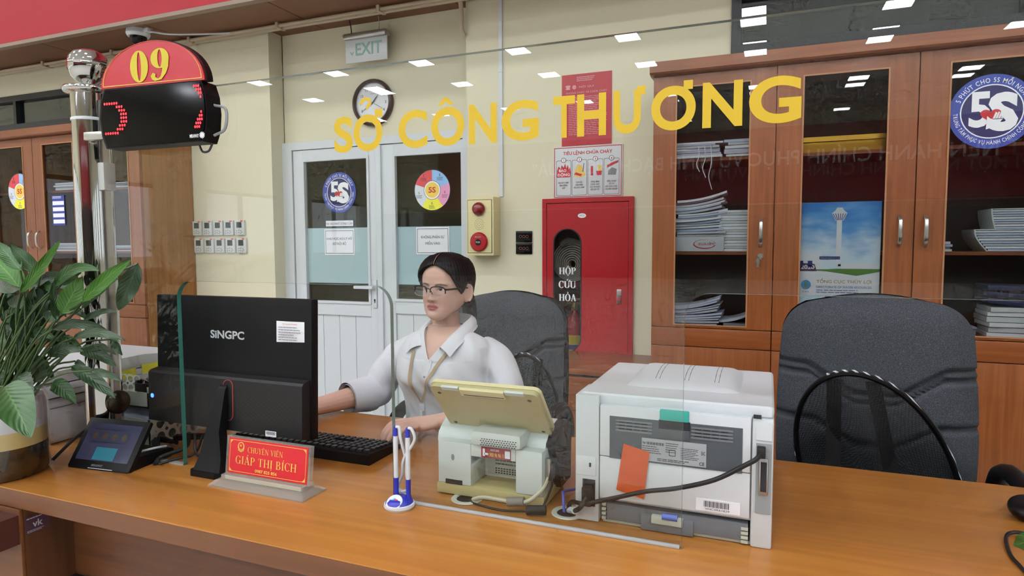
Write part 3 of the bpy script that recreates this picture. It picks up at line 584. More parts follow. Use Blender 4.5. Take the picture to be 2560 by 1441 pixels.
# ================================================================== bookcases
def bookcase(nm, lab, x0, yf, mz, mx, handles, lockdoor=None, side=None):
    dw = .585; n = 3; x1 = x0 + dw * n; t = thing(nm, lab, 'bookcase', (x0, yf, 0)); D = WALL - yf - .005; H = 2.16
    b = MB(); b.box(0, .02, .02, D, 0, H); b.box(x1 - x0 - .02, x1 - x0, .02, D, 0, H); b.box(.02, x1 - x0 - .02, .02, D, H - .02, H); b.box(.02, x1 - x0 - .02, .02, D, .86, .88); b.box(.02, x1 - x0 - .02, .02, D, 0, .06)
    for k in range(1, n): b.box(dw * k - .01, dw * k + .01, .02, D, .06, H - .02)
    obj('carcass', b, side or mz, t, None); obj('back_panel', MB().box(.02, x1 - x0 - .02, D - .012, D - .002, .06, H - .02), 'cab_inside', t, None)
    cr = MB(); cr.prism([(-.045, 2.158), (-.045, 2.21), (D, 2.21), (D, 2.158), (-.0, 2.146), (-.035, 2.15)], -.012, x1 - x0 + .012, ax='yz'); obj('crown', cr, mx, t, None)
    for k in range(n):
        for z in (1.243, 1.715): obj('shelf', MB().box(dw * k + .012, dw * (k + 1) - .012, .04, D - .014, z, z + .016), mx, t, None)
    for k in range(n):
        a, c = dw * k + .0025, dw * (k + 1) - .0025; fr = MB(); fr.box(a, a + .114, 0, .02, .872, 2.142); fr.box(c - .114, c, 0, .02, .872, 2.142)
        dr = obj('door', fr, mz, t, None); obj('door_rail', MB().box(a + .114, c - .114, 0, .02, 2.085, 2.142), mx, dr, None); obj('door_rail', MB().box(a + .114, c - .114, 0, .02, .872, .884), mx, dr, None)
        e = MB().ring([(a + .111, .882), (c - .111, .882), (c - .111, 2.088), (a + .111, 2.088)], [(a + .118, .888), (c - .118, .888), (c - .118, 2.081), (a + .118, 2.081)], -.004, .003); obj('bead', e, 'edge_light', dr, None)
        obj('pane', MB().box(a + .113, c - .113, .008, .012, .883, 2.086), 'cabinet_glass', dr, None)
        if k in handles:
            hx = c - .055 if handles[k] > 0 else a + .04; q = MB().tube(bez([(hx, -.002, 1.42), (hx, -.028, 1.40), (hx, -.034, 1.352), (hx, -.028, 1.305), (hx, -.002, 1.285)], 16), .009, 8, flat=.5); obj('handle', q, 'steel', dr)
            if k == lockdoor:
                q = MB().lathe([(.014, 0), (.014, -.008), (.011, -.011), (0, -.011)], 16, c=(hx, 0, 1.238), ax='y'); obj('lock', q, 'steel', dr)
                q = MB(); q.box(hx - .004, hx + .004, -.03, -.01, 1.222, 1.24); q.box(hx - .016, hx - .005, -.026, -.023, 1.185, 1.23); q.box(hx - .019, hx - .003, -.027, -.022, 1.205, 1.222); obj('key', q, 'steel', dr, None)
        obj('drawer_rail', MB().box(a, c, -.003, .018, .775, .868, .002), mx, t); lo = obj('lower_door', MB().box(a, c, 0, .02, .06, .771, .002), mz, t)
    return t
bR = bookcase('bookcase', 'tall reddish bookcase with three glazed doors behind the grey chairs', -.565, 3.36, 'cab_z', 'cab_x', {0: 1, 1: 1, 2: -1}, 0)
bL = bookcase('bookcase', 'darker tall bookcase with glazed doors behind the plant', -5.945, 3.305, 'cab_left', 'cab_left_x', {0: 1, 1: -1}, None, 'cab_side')
sticker_blue(bR, 1.442, 1.862, .158, .006); sticker_wheel(bL, .40, 1.735, .146, .006)
sc = obj('schedule_sheet', MB().box(.785, .925, .004, .006, 1.46, 1.69), 'blue_ink', bL, None, 'blue and white schedule sheet on the glass')
q = MB()
for k in range(4): q.quad(.79, .92, 1.475 + .047 * k, 1.505 + .047 * k, .0035)
obj('white_rows', q, 'white_ink', sc, None); q = MB(); lines(q, .79, .9, 1.665, 1.685, 2, .0035, seed=4); obj('title_print', q, 'white_ink', sc, None)
# calendar poster behind the glass of the middle door
t = thing('calendar_poster', 'blue sky calendar poster with a white water tower behind cabinet glass', 'poster', (.305, 3.385, 1.0))
m_, nt, p_ = _new('sky_print'); L_ = nt.links.new; tc = nt.nodes.new('ShaderNodeTexCoord'); sx_ = nt.nodes.new('ShaderNodeSeparateXYZ'); L_(tc.outputs['Object'], sx_.inputs[0])
mp_ = nt.nodes.new('ShaderNodeMapping'); mp_.inputs['Scale'].default_value = (6, 6, 14); L_(tc.outputs['Object'], mp_.inputs['Vector'])
nn_ = nt.nodes.new('ShaderNodeTexNoise'); nn_.inputs['Scale'].default_value = 1.3; nn_.inputs['Detail'].default_value = 6; L_(mp_.outputs['Vector'], nn_.inputs['Vector'])
ma = nt.nodes.new('ShaderNodeMath'); ma.operation = 'MULTIPLY_ADD'; ma.inputs[1].default_value = -2.4; ma.inputs[2].default_value = 1.12; L_(sx_.outputs['Z'], ma.inputs[0])
mb_ = nt.nodes.new('ShaderNodeMath'); mb_.operation = 'MULTIPLY_ADD'; mb_.inputs[1].default_value = .9; L_(nn_.outputs['Fac'], mb_.inputs[0]); L_(ma.outputs[0], mb_.inputs[2])
cr_ = nt.nodes.new('ShaderNodeValToRGB'); e_ = cr_.color_ramp.elements; e_[0].position = .35; e_[0].color = lin('#2f7fd0'); e_[1].position = 1.05; e_[1].color = lin('#d9e8f4'); q_ = e_.new(.62); q_.color = lin('#5fa3e0'); L_(mb_.outputs[0], cr_.inputs['Fac']); L_(cr_.outputs['Color'], p_.inputs['Base Color']); p_.inputs['Roughness'].default_value = .4; MATS['sky_print'] = m_
obj('sheet', MB().box(-.172, .174, 0, .001, 0, .492), 'paper', t, None); obj('sky_picture', MB().quad(-.172, .174, .165, .492, -.0006), 'sky_print', t, None)
q = MB(); q.prism([(-.172, .14), (.174, .14), (.174, .19), (-.05, .175), (-.172, .172)], -.0009, -.0007); obj('lawn_picture', q, mat('lawn_green', '#5c8a3c', .6), t, None)
q = MB(); q.prism([(-.172, .10), (.174, .10), (.174, .165), (.08, .145), (-.05, .165), (-.172, .172)], -.0012, -.001); q.box(-.01, .012, -.0012, -.001, .19, .42); q.box(-.172, -.07, -.0012, -.001, .175, .25); q.box(-.0, .174, -.0012, -.001, .178, .2); obj('white_picture', q, 'white_ink', t, None)
q = MB(); q.prism([(-.016, .405), (.018, .405), (.034, .44), (.02, .452), (.012, .466), (-.01, .466), (-.018, .452), (-.032, .44)], -.0016, -.0012); obj('tower_head', q, 'paper', t, None)
q = MB()
for k in range(6): q.prism([(-.013 + .005 * k, .407), (-.010 + .005 * k, .407), (-.026 + .011 * k, .438), (-.029 + .011 * k, .438)], -.0019, -.0017)
q.box(-.08, .008, -.0016, -.0013, .222, .236); q.box(-.13, -.11, -.0016, -.0013, .185, .215); q.box(-.165, -.15, -.0016, -.0013, .185, .215); obj('tower_lines', q, 'navy', t, None)
q = MB(); text(q, 'TRẠM CẤP NƯỚC SÔNG TRÍ', -.078, .006, .225, .233, -.002); text(q, '2020', -.16, -.10, .175, .195, -.0016, .03); obj('white_print', q, 'white_ink', t, None)
q = MB(); q.prism([(-.172, .165), (-.09, .165), (-.1, .2), (-.16, .205), (-.172, .19)], -.0014, -.0012); obj('year_patch', q, mat('plum', '#5b3a5e', .6), t, None)
q = MB(); text(q, 'TỔNG CỤC THỦY LỢI', -.09, .142, .105, .132, -.0016, .012); obj('gold_print', q, mat('poster_gold', '#b7923c', .5), t, None); q = MB(); text(q, 'DIRECTORATE OF WATER RESOURCES', -.09, .142, .085, .095, -.0016); lines(q, -.09, .142, .06, .08, 2, -.0016, frac=.3, seed=6); text(q, 'D W R', -.15, -.122, .062, .07, -.0016); obj('blue_print', q, 'blue_ink', t, None)
q = MB().disc(-.136, .1, .022, .022, -.0016, 24); obj('emblem', q, mat('emblem_blue', '#3a8fc8', .5), t, None); q = MB(); q.prism([(-.136, .084), (-.128, .095), (-.136, .118), (-.144, .095)], -.002, -.0018); obj('emblem_leaf', q, 'lawn_green', t, None)
for a, c in ((-.172, '#bcd6dc'), (-.052, '#7a8fb4'), (.07, '#8a6a5a')): obj('small_picture', MB().quad(a, a + .1, .0, .045, -.0012), mat('pic' + c, c, .5), t, None)
t = thing('gold_picture_frame', 'gilt moulded frame edge lying on the shelf behind glass', 'picture frame', (.31, 3.44, 1.731))
obj('frame_bar', MB().prism([(0, 0), (.03, 0), (.03, .02), (.016, .05), (.006, .055), (0, .04)], -.19, .19, ax='yz'), 'gold', t, None); obj('frame_bar', MB().prism([(.0, .055), (.02, .052), (.02, .07), (.004, .078)], -.19, .19, ax='yz'), 'gold', t, None)
# ------------------------------------------------------------------ papers and files inside the bookcases
ORD = ['', 'second', 'third', 'fourth', 'fifth', 'sixth', 'seventh', 'eighth', 'ninth', 'tenth', 'eleventh', 'twelfth', 'thirteenth', 'fourteenth', 'fifteenth', 'sixteenth']
def files(x, y, z, n, w, d, th, lab, group, mats=('paper', 'paper_grey', 'paper_blue'), jit=.012, fan=0.0, seed=1, name='document_file'):
    r = random.Random(seed); zz = z
    for k in range(n):
        h = th * r.uniform(.75, 1.25)
        mb = MB()
        nx = 6
        bend = fan * k / max(1, n - 1)
        tp = [(-w / 2 + w * i / nx, bend * (i / nx) ** 2) for i in range(nx + 1)]
        mb.prism([(a, b) for a, b in tp] + [(a, b + h * .86) for a, b in tp[::-1]], -d / 2, d / 2)
        o = obj(name, mb, mats[k % len(mats)], None, None); o.location = (x + r.uniform(-jit, jit), y + r.uniform(-jit, jit) * .6, zz + .0002); o.rotation_euler = (0, 0, r.uniform(-.05, .05)); tag(o, lab + ', ' + (ORD[k] + ' from the bottom' if k else 'lowest'), 'file', group); zz += h
    return zz
def strings(x, y, z, lab):
    for k, (dx, l) in enumerate(((-.03, .13), (.0, .16), (.03, .22))):
        o = obj('tie_string', MB().tube(bez([(0, 0, 0), (.004, -.01, -l * .4), (-.008, -.012, -l * .7), (.008, -.012, -l)], 10), .0022, 5), 'paper'); o.location = (x + dx, y, z); tag(o, lab + ', %s' % ('shortest', 'middle length', 'longest')[k], 'string', 'hanging file strings')
YB = 3.495
files(-.36, YB, 1.732, 7, .24, .2, .011, 'loose file in the untidy pile on the top shelf', 'untidy top shelf files', jit=.02, seed=2)
strings(-.31, YB - .108, 1.79, 'white tie string hanging from the top shelf files')
files(-.14, YB, 1.732, 6, .14, .2, .014, 'file in the small neat pile on the top shelf', 'neat top shelf files', seed=3)
t = thing('paper_box', 'white carton with red print under a leaning pile of files', 'box', (-.36, YB, 1.2595)); obj('carton', MB().box(-.1, .15, -.1, .1, 0, .075, .002), mat('carton', '#c2c4c8', .7), t)
q = MB(); text(q, 'Supreme', -.06, .02, .02, .045, 0); q.xf(Matrix(((-1, 0, 0, -.0 + .045), (0, 1, 0, -.1008), (0, 0, -1, .07), (0, 0, 0, 1)))); obj('lettering', q, 'red_ink', t, None)
q = MB(); n = 20; q.ring([(.055 + .055 * math.cos(2 * PI * i / n), .037 + .024 * math.sin(2 * PI * i / n)) for i in range(n)], [(.058 + .053 * math.cos(2 * PI * i / n), .039 + .021 * math.sin(2 * PI * i / n)) for i in range(n)], -.1008, -.1004); obj('swoosh', q, 'red_ink', t, None)
files(-.335, YB, 1.336, 16, .24, .19, .0115, 'file in the tall leaning pile on the white carton', 'files piled on the white carton', jit=.016, fan=.045, seed=5)
files(-.165, YB + .01, 1.2595, 15, .15, .19, .0145, 'pale file in the straight stack beside the white carton', 'straight stack of pale files', mats=('paper', 'mint_white', 'paper'), jit=.004, seed=6)
files(-.35, YB, .8805, 10, .25, .19, .010, 'bluish file in the fanned pile on the bottom shelf', 'fanned bottom shelf files', mats=('paper_blue', 'paper_grey'), fan=.05, seed=7)
files(-.14, YB, .8805, 2, .16, .19, .02, 'folded grey folder lying on the bottom shelf', 'folded grey folders', mats=('ink_grey', 'paper_grey'), fan=.05, seed=8)
def bundle(x, z, h, lab, lean):
    t = thing('document_bundle', lab, 'document bundle', (x, YB, z), 0, 'thick bundles behind the blue sticker door')
    n = 8; pts = [(-.02 - lean * math.sin(PI * i / n * .5), h * i / n) for i in range(n + 1)]
    obj('cover', MB().prism(pts + [(a + .006, b) for a, b in pts[::-1]], -.1, .1), 'mint_white', t, None)
    for i in range(n): obj('sheaf', MB().box(pts[i][0] + .006, .25, -.095, .1, h * i / n + .001, h * (i + 1) / n - .0015), ('paper_blue', 'paper', 'paper_grey')[i % 3], t, None)
    obj('cover_top', MB().box(pts[-1][0], .25, -.1, .1, h, h + .004), 'mint_white', t, None)
bundle(.91, 1.2595, .094, 'thick grey-covered document bundle lowest on the middle shelf', .05); bundle(.935, 1.358, .085, 'thick grey-covered document bundle resting on another bundle', .015)
files(.735, YB, 1.2595, 4, .05, .19, .012, 'narrow pale file beside the thick bundles', 'narrow pale files', seed=9)
for k in range(3):
    o = obj('blue_binder', MB().box(-.13, .13, -.1, .1, 0, .02, .003), mat('binder_blue', '#1b2450', .35), None); o.location = (1.03, YB, 1.02 + .034 * k); o.rotation_euler = (0, .12 - .05 * k, 0); tag(o, '%s dark blue binder lying on white files' % ('lowest', 'middle', 'topmost')[k], 'binder', 'dark blue binders')
files(1.02, YB, .8805, 6, .22, .19, .021, 'white file in the stack beneath the blue binders', 'white files under the binders', mats=('paper', 'mint_white'), jit=.008, seed=10)
files(.83, YB, .8805, 4, .07, .19, .012, 'dark grey folder leaning at the stack of white files', 'grey folders', mats=('ink_grey',), seed=12)
for k, (xx, zz, nn) in enumerate(((-5.07, 1.7045 + .031, 5), (-4.48, 1.26, 4), (-5.1, 1.26, 5), (-4.45, 1.7355, 3))):
    files(xx, 3.46, zz, nn, .26, .2, .012, 'papers in the darker bookcase, ' + ('upper shelf', 'middle shelf behind the post', 'middle shelf', 'upper shelf behind the post')[k], 'papers in the darker bookcase %d' % k, mats=('paper', 'orange_tape', 'paper_blue') if k == 1 else ('paper', 'paper_grey'), seed=20 + k)
# low drawer cabinet between the wall and the bookcase
t = thing('low_cabinet', 'low brown drawer cabinet in front of the red fire cabinet', 'cabinet', (-1.16, 3.21, 0))
obj('cabinet_top', MB().box(-.02, .59, -.015, .54, .617, .647, .008), 'cab_x', t); b = MB(); b.box(0, .02, 0, .53, 0, .617); b.box(.555, .575, 0, .53, 0, .617); b.box(.02, .555, .5, .53, 0, .617); b.box(.02, .555, 0.02, .5, .0, .05); obj('carcass', b, 'cab_z', t, None)
for k in range(3):
    o = obj('drawer', MB().box(.004, .571, -.018, .002, .06 + .185 * k, .24 + .185 * k - .005 * (k == 2), .003), 'cab_x', t); obj('lock', MB().lathe([(.012, 0), (.012, -.006), (0, -.008)], 16, c=(.13, -.018, .2 + .185 * k), ax='y'), 'steel', o)
# ================================================================== counter
t = thing('counter_desk', 'long orange-brown wooden service counter with a darker front', 'desk', (0, 0, 0))
obj('desk_top', MB().box(-2.9, 2.4, .879, 1.70, .718, DESK, .003), ['oak_desk'], t)
obj('edge_band', MB().box(-2.9, 2.4, .8775, .88, .7185, .757), 'oak_edge', t, None)
obj('front_panel', MB().box(-1.528, 2.4, .99, 1.008, .08, .718), 'dark_desk_x', t, None); obj('plinth', MB().box(-1.528, 2.4, .985, 1.0, 0, .08), 'dark_frame', t, None)
obj('kick_strip', MB().box(-1.528, 2.4, .978, .99, .50, .515), 'dark_frame', t, None)
b = MB(); b.box(-2.9, -1.528, .884, 1.0, 0, .718); pd = obj('pedestal', b, 'dark_desk_z', t, None); obj('pedestal_face', MB().box(-2.9, -1.531, .876, .884, 0, .716, .002), 'oak_edge', t)
obj('pull_block', MB().prism([(-.06, 0), (0, 0), (0, .066), (-.045, .066), (-.06, .055)], -1.66, -1.535, ax='yz'), mat('block_red_brown', '#4b241b', .4), t, None).location = (0, .876, .637)
lb = obj('maker_label', MB().box(-1.5275, -1.5265, .8845, .935, .655, .694), mat('label_maroon', '#4a3040', .4), t, None, 'small dark maker label on the pedestal side')
q = MB(); text(q, 'vk', -.01, .012, .012, .028, 0, .02); lines(q, -.022, .024, .032, .037, 1, 0, seed=2); lines(q, -.022, .022, .002, .008, 2, 0, seed=5); q.xf(Matrix(((0, -1, 0, -1.526), (1, 0, 0, .909), (0, 0, 1, .655), (0, 0, 0, 1)))); obj('label_print', q, 'silver_print', lb, None)
obj('side_support', MB().box(2.3, 2.35, .92, 1.66, 0, .718), 'dark_desk_z', t, None); obj('side_support', MB().box(-.2, -.16, 1.008, 1.66, 0, .718), 'dark_desk_z', t, None)
for x, y in ((-.584, 1.195), (-.363, 1.203), (-1.497, 1.195)):
    g = obj('cable_grommet', MB().lathe([(.031, 0), (.034, .001), (.032, .003), (.024, .003), (.022, .001)], 32, c=(x, y, DESK)), 'tray_grey', t, None); obj('hole', MB().lathe([(0, .0006), (.0235, .0006)], 32, c=(x, y, DESK)), 'black_rubber', g, None)
# ------------------------------------------------------------------ glass screen with two cut-outs and the yellow lettering
GY = 1.135
t = thing('glass_screen', 'tall clear glass counter screen with yellow lettering and rounded openings', 'glass screen', (0, GY, 0))
def cor(cx, cz, r, a0, a1, n=8): return [(cx + r * math.cos(math.radians(a0 + (a1 - a0) * i / n)), cz + r * math.sin(math.radians(a0 + (a1 - a0) * i / n))) for i in range(n + 1)]
TOP = 1.665; OP = 1.215; r = .045
def pane(nm, poly):
    n = len(poly); mb = MB(); mb.add([(a, -.0045, b) for a, b in poly], [list(range(n))]); mb.add([(a, .0045, b) for a, b in poly], [list(range(n - 1, -1, -1))])
    return obj(nm, mb, 'pane_glass', t, None)
# one sheet, built as a single outline
outl = [(-1.572, DESK + .001), (-1.325, DESK + .001)] + cor(-1.325 + r, OP - r, r, 180, 90) + cor(-.724 - r, OP - r, r, 90, 0) + [(-.724, DESK + .001), (-.133, DESK + .001)] + cor(-.133 + r, OP - r, r, 180, 90) + [(2.0, OP), (2.0, TOP), (-1.572, TOP)]
bm = bmesh.new(); vs = [bm.verts.new((a, 0, b)) for a, b in outl]; f_ = bm.faces.new(vs); bm.normal_update(); bmesh.ops.triangulate(bm, faces=[f_]); bm.verts.index_update()
tv = [tuple(v.co) for v in bm.verts]; tf = [[v.index for v in f.verts] for f in bm.faces]; bm.free()
mb = MB(); mb.add([(a, -.006, c) for a, b, c in tv], tf); mb.add([(a, .006, c) for a, b, c in tv], tf); obj('pane', mb, 'pane_glass', t, None)
n = len(outl); eg = MB(); k = [(a, -.006, b) for a, b in outl] + [(a, .006, b) for a, b in outl]; fa_ = [(i, (i + 1) % n, (i + 1) % n + n, i + n) for i in range(n - 1)]; eg.add(k, [f for f in fa_ if k[f[0]][0] < -1.2 and k[f[1]][0] < -1.2]); eg.add(k, [f for f in fa_ if not (k[f[0]][0] < -1.2 and k[f[1]][0] < -1.2)], 1); obj('polished_edge', eg, ['glass_edge', 'glass_edge_pale'], t, 40)
obj('silicone_joint', MB().box(-.722, -.135, -.008, .0, DESK, DESK + .006, .002), mat('silicone', '#a9adb0', .3), t); obj('silicone_joint', MB().box(-1.572, -1.327, -.006, .006, DESK, DESK + .003), 'silicone', t, None)
def letter(s, x0, x1, z0=1.4925, z1=1.567, extra=None, bold=.03):
    q = MB(); text(q, s, x0, x1, z0, z1, -.0066, bold, res=9)
    if extra: extra(q)
    obj('letter_' + {'Ơ': 'o', 'Ư': 'u'}.get(s, s.lower()), q, 'yellow_vinyl', t, None)
def hook(q): q.add([(v[0], -.0066, v[2]) for v in MB().tube([(-.786, 0, 1.588), (-.782, 0, 1.596), (-.774, 0, 1.599), (-.765, 0, 1.596), (-.763, 0, 1.588), (-.770, 0, 1.583), (-.772, 0, 1.578)], .0035, 4, cap=False).v], [(i * 4 + j, i * 4 + (j + 1) % 4, i * 4 + 4 + (j + 1) % 4, i * 4 + 4 + j) for i in range(6) for j in range(4)]); q.quad(-.752, -.734, 1.560, 1.576, -.0070)
def capm(q): q.prism([(-.607, 1.571), (-.598, 1.571), (-.590, 1.578), (-.582, 1.571), (-.573, 1.571), (-.585, 1.585), (-.595, 1.585)], -.0068, -.0064)
letter('S', -.854, -.807); letter('O', -.805, -.735, extra=hook); letter('C', -.697, -.631); letter('O', -.622, -.550, extra=capm); letter('N', -.54, -.482); letter('G', -.472, -.398); letter('T', -.370, -.329); letter('H', -.325, -.272)
letter('U', -.259, -.211, extra=lambda q: q.quad(-.217, -.203, 1.557, 1.572, -.0070)); letter('O', -.193, -.119, extra=lambda q: q.quad(-.139, -.124, 1.559, 1.574, -.0070)); letter('N', -.108, -.045); letter('G', -.035, .043)
# ------------------------------------------------------------------ chrome post with ball
t = thing('chrome_post', 'polished chrome post with faceted ball holding the screen', 'post', (-1.612, 1.14, DESK))
obj('tube', MB().lathe([(.0425, 0), (.0425, .925)], 40), 'chrome', t, 180); obj('base_flange', MB().lathe([(.075, 0), (.075, .006), (.05, .012), (.0425, .014)], 40), 'chrome', t)
obj('cap_flange', MB().lathe([(.0425, .922), (.056, .926), (.06, .933), (.056, .94), (.02, .943), (.014, .952)], 40), 'chrome', t, 60)
bl = MB(); nf = 14
bl.lathe([(.012, .945), (.028, .954), (.040, .968), (.0455, .985), (.0465, 1.0), (.043, 1.015), (.034, 1.027), (.018, 1.034), (.0, 1.036)], nf); obj('ball', bl, 'chrome', t, 25)
obj('cable_tie', MB().lathe([(.0425, .855), (.0437, .856), (.0437, .862), (.0425, .863)], 40), 'white_plastic', t); obj('clamp_knob', MB().lathe([(.0, .0), (.028, 0), (.031, .006), (.03, .016), (.022, .021), (0, .022)], 28, c=(.042, .0, .135), ax='x'), mat('dark_bronze', '#4b4338', .25, metal=.9), t, 50)
q = MB(); q.box(.036, .05, -.009, .009, .0, .905); obj('glass_channel', q, 'steel', t, None); obj('mount_clip', MB().box(.034, .06, -.016, .016, .68, .75, .003), mat('clip_white', '#b9bab6', .4), t)
# ------------------------------------------------------------------ queue number display
t = thing('queue_display', 'black LED queue display under a red half-round counter number sign', 'display', (-1.322, 1.083, 1.53), math.radians(5))
body = MB(); pr = [(-.155, .008), (-.15, .0), (.15, .0), (.157, .012), (.158, .135), (.15, .146), (-.15, .146), (-.155, .135)]
sil = [(-.143, 0), (.136, .004), (.147, .03), (.151, .070), (.148, .108), (.138, .138), (-.143, .138), (-.155, .112), (-.160, .070), (-.155, .03)]
obj('housing', MB().prism(sil, -.0, .045), 'black_plastic', t, None); obj('front_screen', MB().prism([(a * .965 + .002, b * .96 + .003) for a, b in sil], -.003, .0), 'black_gloss', t, None)
led = mat('led_red', '#e0202c', .4, emit=1.6); q = MB(); dz = .0086; dx = .0072
rows = [(0, 6, 0), (5, 3, 1), (6, 3, 2), (6.7, 3, 3), (6.7, 3, 4), (6.7, 3, 5), (6, 3, 6), (5, 3, 7), (0, 6, 8)]
for s, n, r_ in rows:
    for k in range(n): q.disc(-.138 + dx * (s + k), .103 - dz * r_, .003, .0034, -.0042, 6)
obj('led_digit', q, led, t, None)
for rw in ([(0, 3, 0), (1, 3, 1), (2.2, 2, 2), (3, 1, 3)], [(3, 1, 7), (2.2, 2, 8), (1.2, 3, 9), (.4, 3, 10), (-.2, 3, 11)]):
  q = MB()
  for s, n, r_ in rw:
    for k in range(n): q.disc(.122 + dx * .78 * (s + k), .126 - dz * r_ * .95, .0027, .0034, -.0042, 6)
  obj('led_digit', q, led, t, None)
q = MB(); text(q, 'MIRAWAY', .105, .13, .012, .02, -.0042, .02)
for k in range(6): a = PI * k / 6; c_, s_ = math.cos(a), math.sin(a); q.add([(.139 + c_ * e * .0075 - s_ * w * .0009, -.0042, .017 + s_ * e * .0075 + c_ * w * .0009) for e, w in ((1, 1), (-1, 1), (-1, -1), (1, -1))], [(0, 1, 2, 3)])
obj('lettering', q, 'white_ink', t, None)
arc_ = [(.149 * math.cos(PI * i / 30) - .002, .139 + .099 * math.sin(PI * i / 30)) for i in range(31)]
sg = obj('number_board', MB().prism([(a * 1.01 + .003, .138 + (b - .138) * 1.02) for a, b in arc_], .004, .022), 'black_plastic', t, None)
obj('red_face', MB().prism(arc_, .0, .006), mat('sign_red', '#b21c2a', .25), sg, None)
q = MB(); arc1 = [(a * .955, .143 + (b - .139) * .94) for a, b in arc_]; arc2 = [(a * .945, .1445 + (b - .139) * .925) for a, b in arc_]; q.ring(arc1, arc2, -.001, 0); obj('gold_line', q, 'gold_ink', sg, None)
def bodoni0(q, cx, cz, rx, rz, irx, irz, y):
    n = 28; q.ring([(cx + rx * math.cos(2 * PI * i / n), cz + rz * math.sin(2 * PI * i / n)) for i in range(n)], [(cx + irx * math.cos(2 * PI * i / n), cz + irz * math.sin(2 * PI * i / n)) for i in range(n)], y, y + .0005)
q = MB(); bodoni0(q, -.034, .182, .026, .036, .0058, .0325, -.0015); obj('numeral_0', q, 'gold_ink' if 0 else mat('num_yellow', '#c2b021', .45), sg, None)
q = MB(); bodoni0(q, .026, .196, .026, .0225, .0062, .0195, -.0015)
oc = [(.034, .209), (.052, .209), (.05, .19), (.043, .175), (.03, .162), (.012, .159), (.002, .163), (-.001, .171), (.005, .178), (.013, .175), (.012, .168), (.02, .164), (.027, .168), (.032, .18), (.034, .195)]
bm = bmesh.new(); f_ = bm.faces.new([bm.verts.new((a, -.0016, b - .013)) for a, b in oc]); bm.normal_update(); bmesh.ops.triangulate(bm, faces=[f_]); bm.verts.index_update(); q.add([tuple(v.co) for v in bm.verts], [[v.index for v in f.verts] for f in bm.faces]); bm.free()
obj('numeral_9', q, 'num_yellow', sg, None)
obj('bracket', MB().box(-.25, -.13, .03, .05, .03, .05, .003), 'steel', t)
obj('cable', MB().tube(bez([(.148, .025, .088), (.176, .03, .078), (.172, .03, .035), (.146, .025, .02)], 16), .0032, 6), mat('cable_grey', '#8d9095', .5), t); obj('cable', MB().tube(bez([(.1, .03, .0), (.108, .03, -.014), (.125, .03, -.013), (.135, .03, .002)], 14), .0026, 6), mat('cable_dark', '#3b3d42', .5), t)
# ------------------------------------------------------------------ feedback tablet on its wedge stand
t = thing('feedback_tablet', 'black feedback tablet leaning on a dark wedge stand beside the vase', 'tablet', (-1.4925, 1.028, DESK), math.radians(6))
tl = math.radians(34); rot = Matrix.Rotation(-tl, 4, 'X')
def tilt(mb): return mb.xf(rot)
obj('case', tilt(MB().box(-.095, .095, -.0, .012, .002, .128, .004)), 'black_plastic', t); sc_ = obj('screen', tilt(MB().box(-.08, .08, -.0008, 0, .022, .114)), mat('screen_grey', '#3a3c52', .12, emit=.06), t, None)
q = MB(); q.quad(-.03, .035, .024, .055, -.0014); obj('teal_area', tilt(q), mat('screen_teal', '#2c6f80', .15, emit=.1), sc_, None)
q = MB(); [q.disc(-.05 + .03 * k, .082, .0085, .0085, -.0015, 18) for k in range(4)]; obj('smiley_discs', tilt(q), mat('screen_brown', '#54483c', .2), sc_, None); q = MB(); lines(q, -.045, .04, .097, .103, 1, -.0015, seed=9); lines(q, -.06, .06, .066, .07, 1, -.0015, seed=10); obj('print', tilt(q), mat('screen_ink', '#23243a', .3), sc_, None)
q = MB(); text(q, 'MIRAWAY', -.022, .012, .008, .0135, -.001, .02); obj('lettering', tilt(q), 'ink_grey', t, None); q = MB(); q.quad(-.03, .045, .003, .0042, -.0006); obj('light_line', tilt(q), 'white_ink', t, None)
obj('wedge', MB().prism([(.0, 0), (.135, 0), (.142, .006), (.142, .018), (.135, .022), (.02, .03), (.012, .012)], -.09, .092, ax='yz'), 'black_plastic', t, None); obj('strap', MB().tube(bez([(.06, .06, .03), (.085, .09, .034), (.09, .12, .03)], 10), .003, 6), 'white_plastic', t)
# ------------------------------------------------------------------ all-in-one computer seen from behind
t = thing('desktop_computer', 'black all-in-one computer seen from behind with slanted stand', 'computer', (-1.2185, 1.1775, DESK))
t.scale = (.925, .925, .925)
tm = Matrix.Translation((0, 0, .269)) @ Matrix.Rotation(math.radians(-2), 4, 'X') @ Matrix.Translation((0, 0, -.225))
def T(mb): return mb.xf(tm)
obj('back_shell', T(MB().box(-.265, .267, .004, .03, .052, .405, .004)), 'black_plastic', t); obj('screen', T(MB().box(-.258, .26, .03, .0315, .07, .398)), 'black_gloss', t, None)
lower = MB(); lower.prism([(-.026, .06), (-.026, .192), (-.02, .198), (.004, .203), (.004, .052)], -.263, .262, ax='yz'); lo = obj('rear_housing', T(lower), mat('black_matte', '#0d0d0f', .55), t, None)
hx = MB(); rr = .0065
for side in (-1, 1):
    for i in range(22):
        for j in range(7):
            cx = side * (.05 + i * rr * 1.5 * .86); cz = .09 + j * rr * 1.732 * .93 + (rr * .8 if i % 2 else 0)
            o_ = [(cx + rr * .86 * math.cos(PI * q / 3), cz + rr * .86 * math.sin(PI * q / 3)) for q in range(6)]; i_ = [(cx + rr * .76 * math.cos(PI * q / 3), cz + rr * .76 * math.sin(PI * q / 3)) for q in range(6)]
            hx.add([(a, -.0264, b) for a, b in o_] + [(a, -.0264, b) for a, b in i_], [(q, (q + 1) % 6, (q + 1) % 6 + 6, q + 6) for q in range(6)])
hxo = obj('hex_grille', T(hx), mat('hex_line', '#2a2623', .4), lo, None); hxo['kind'] = 'stuff'
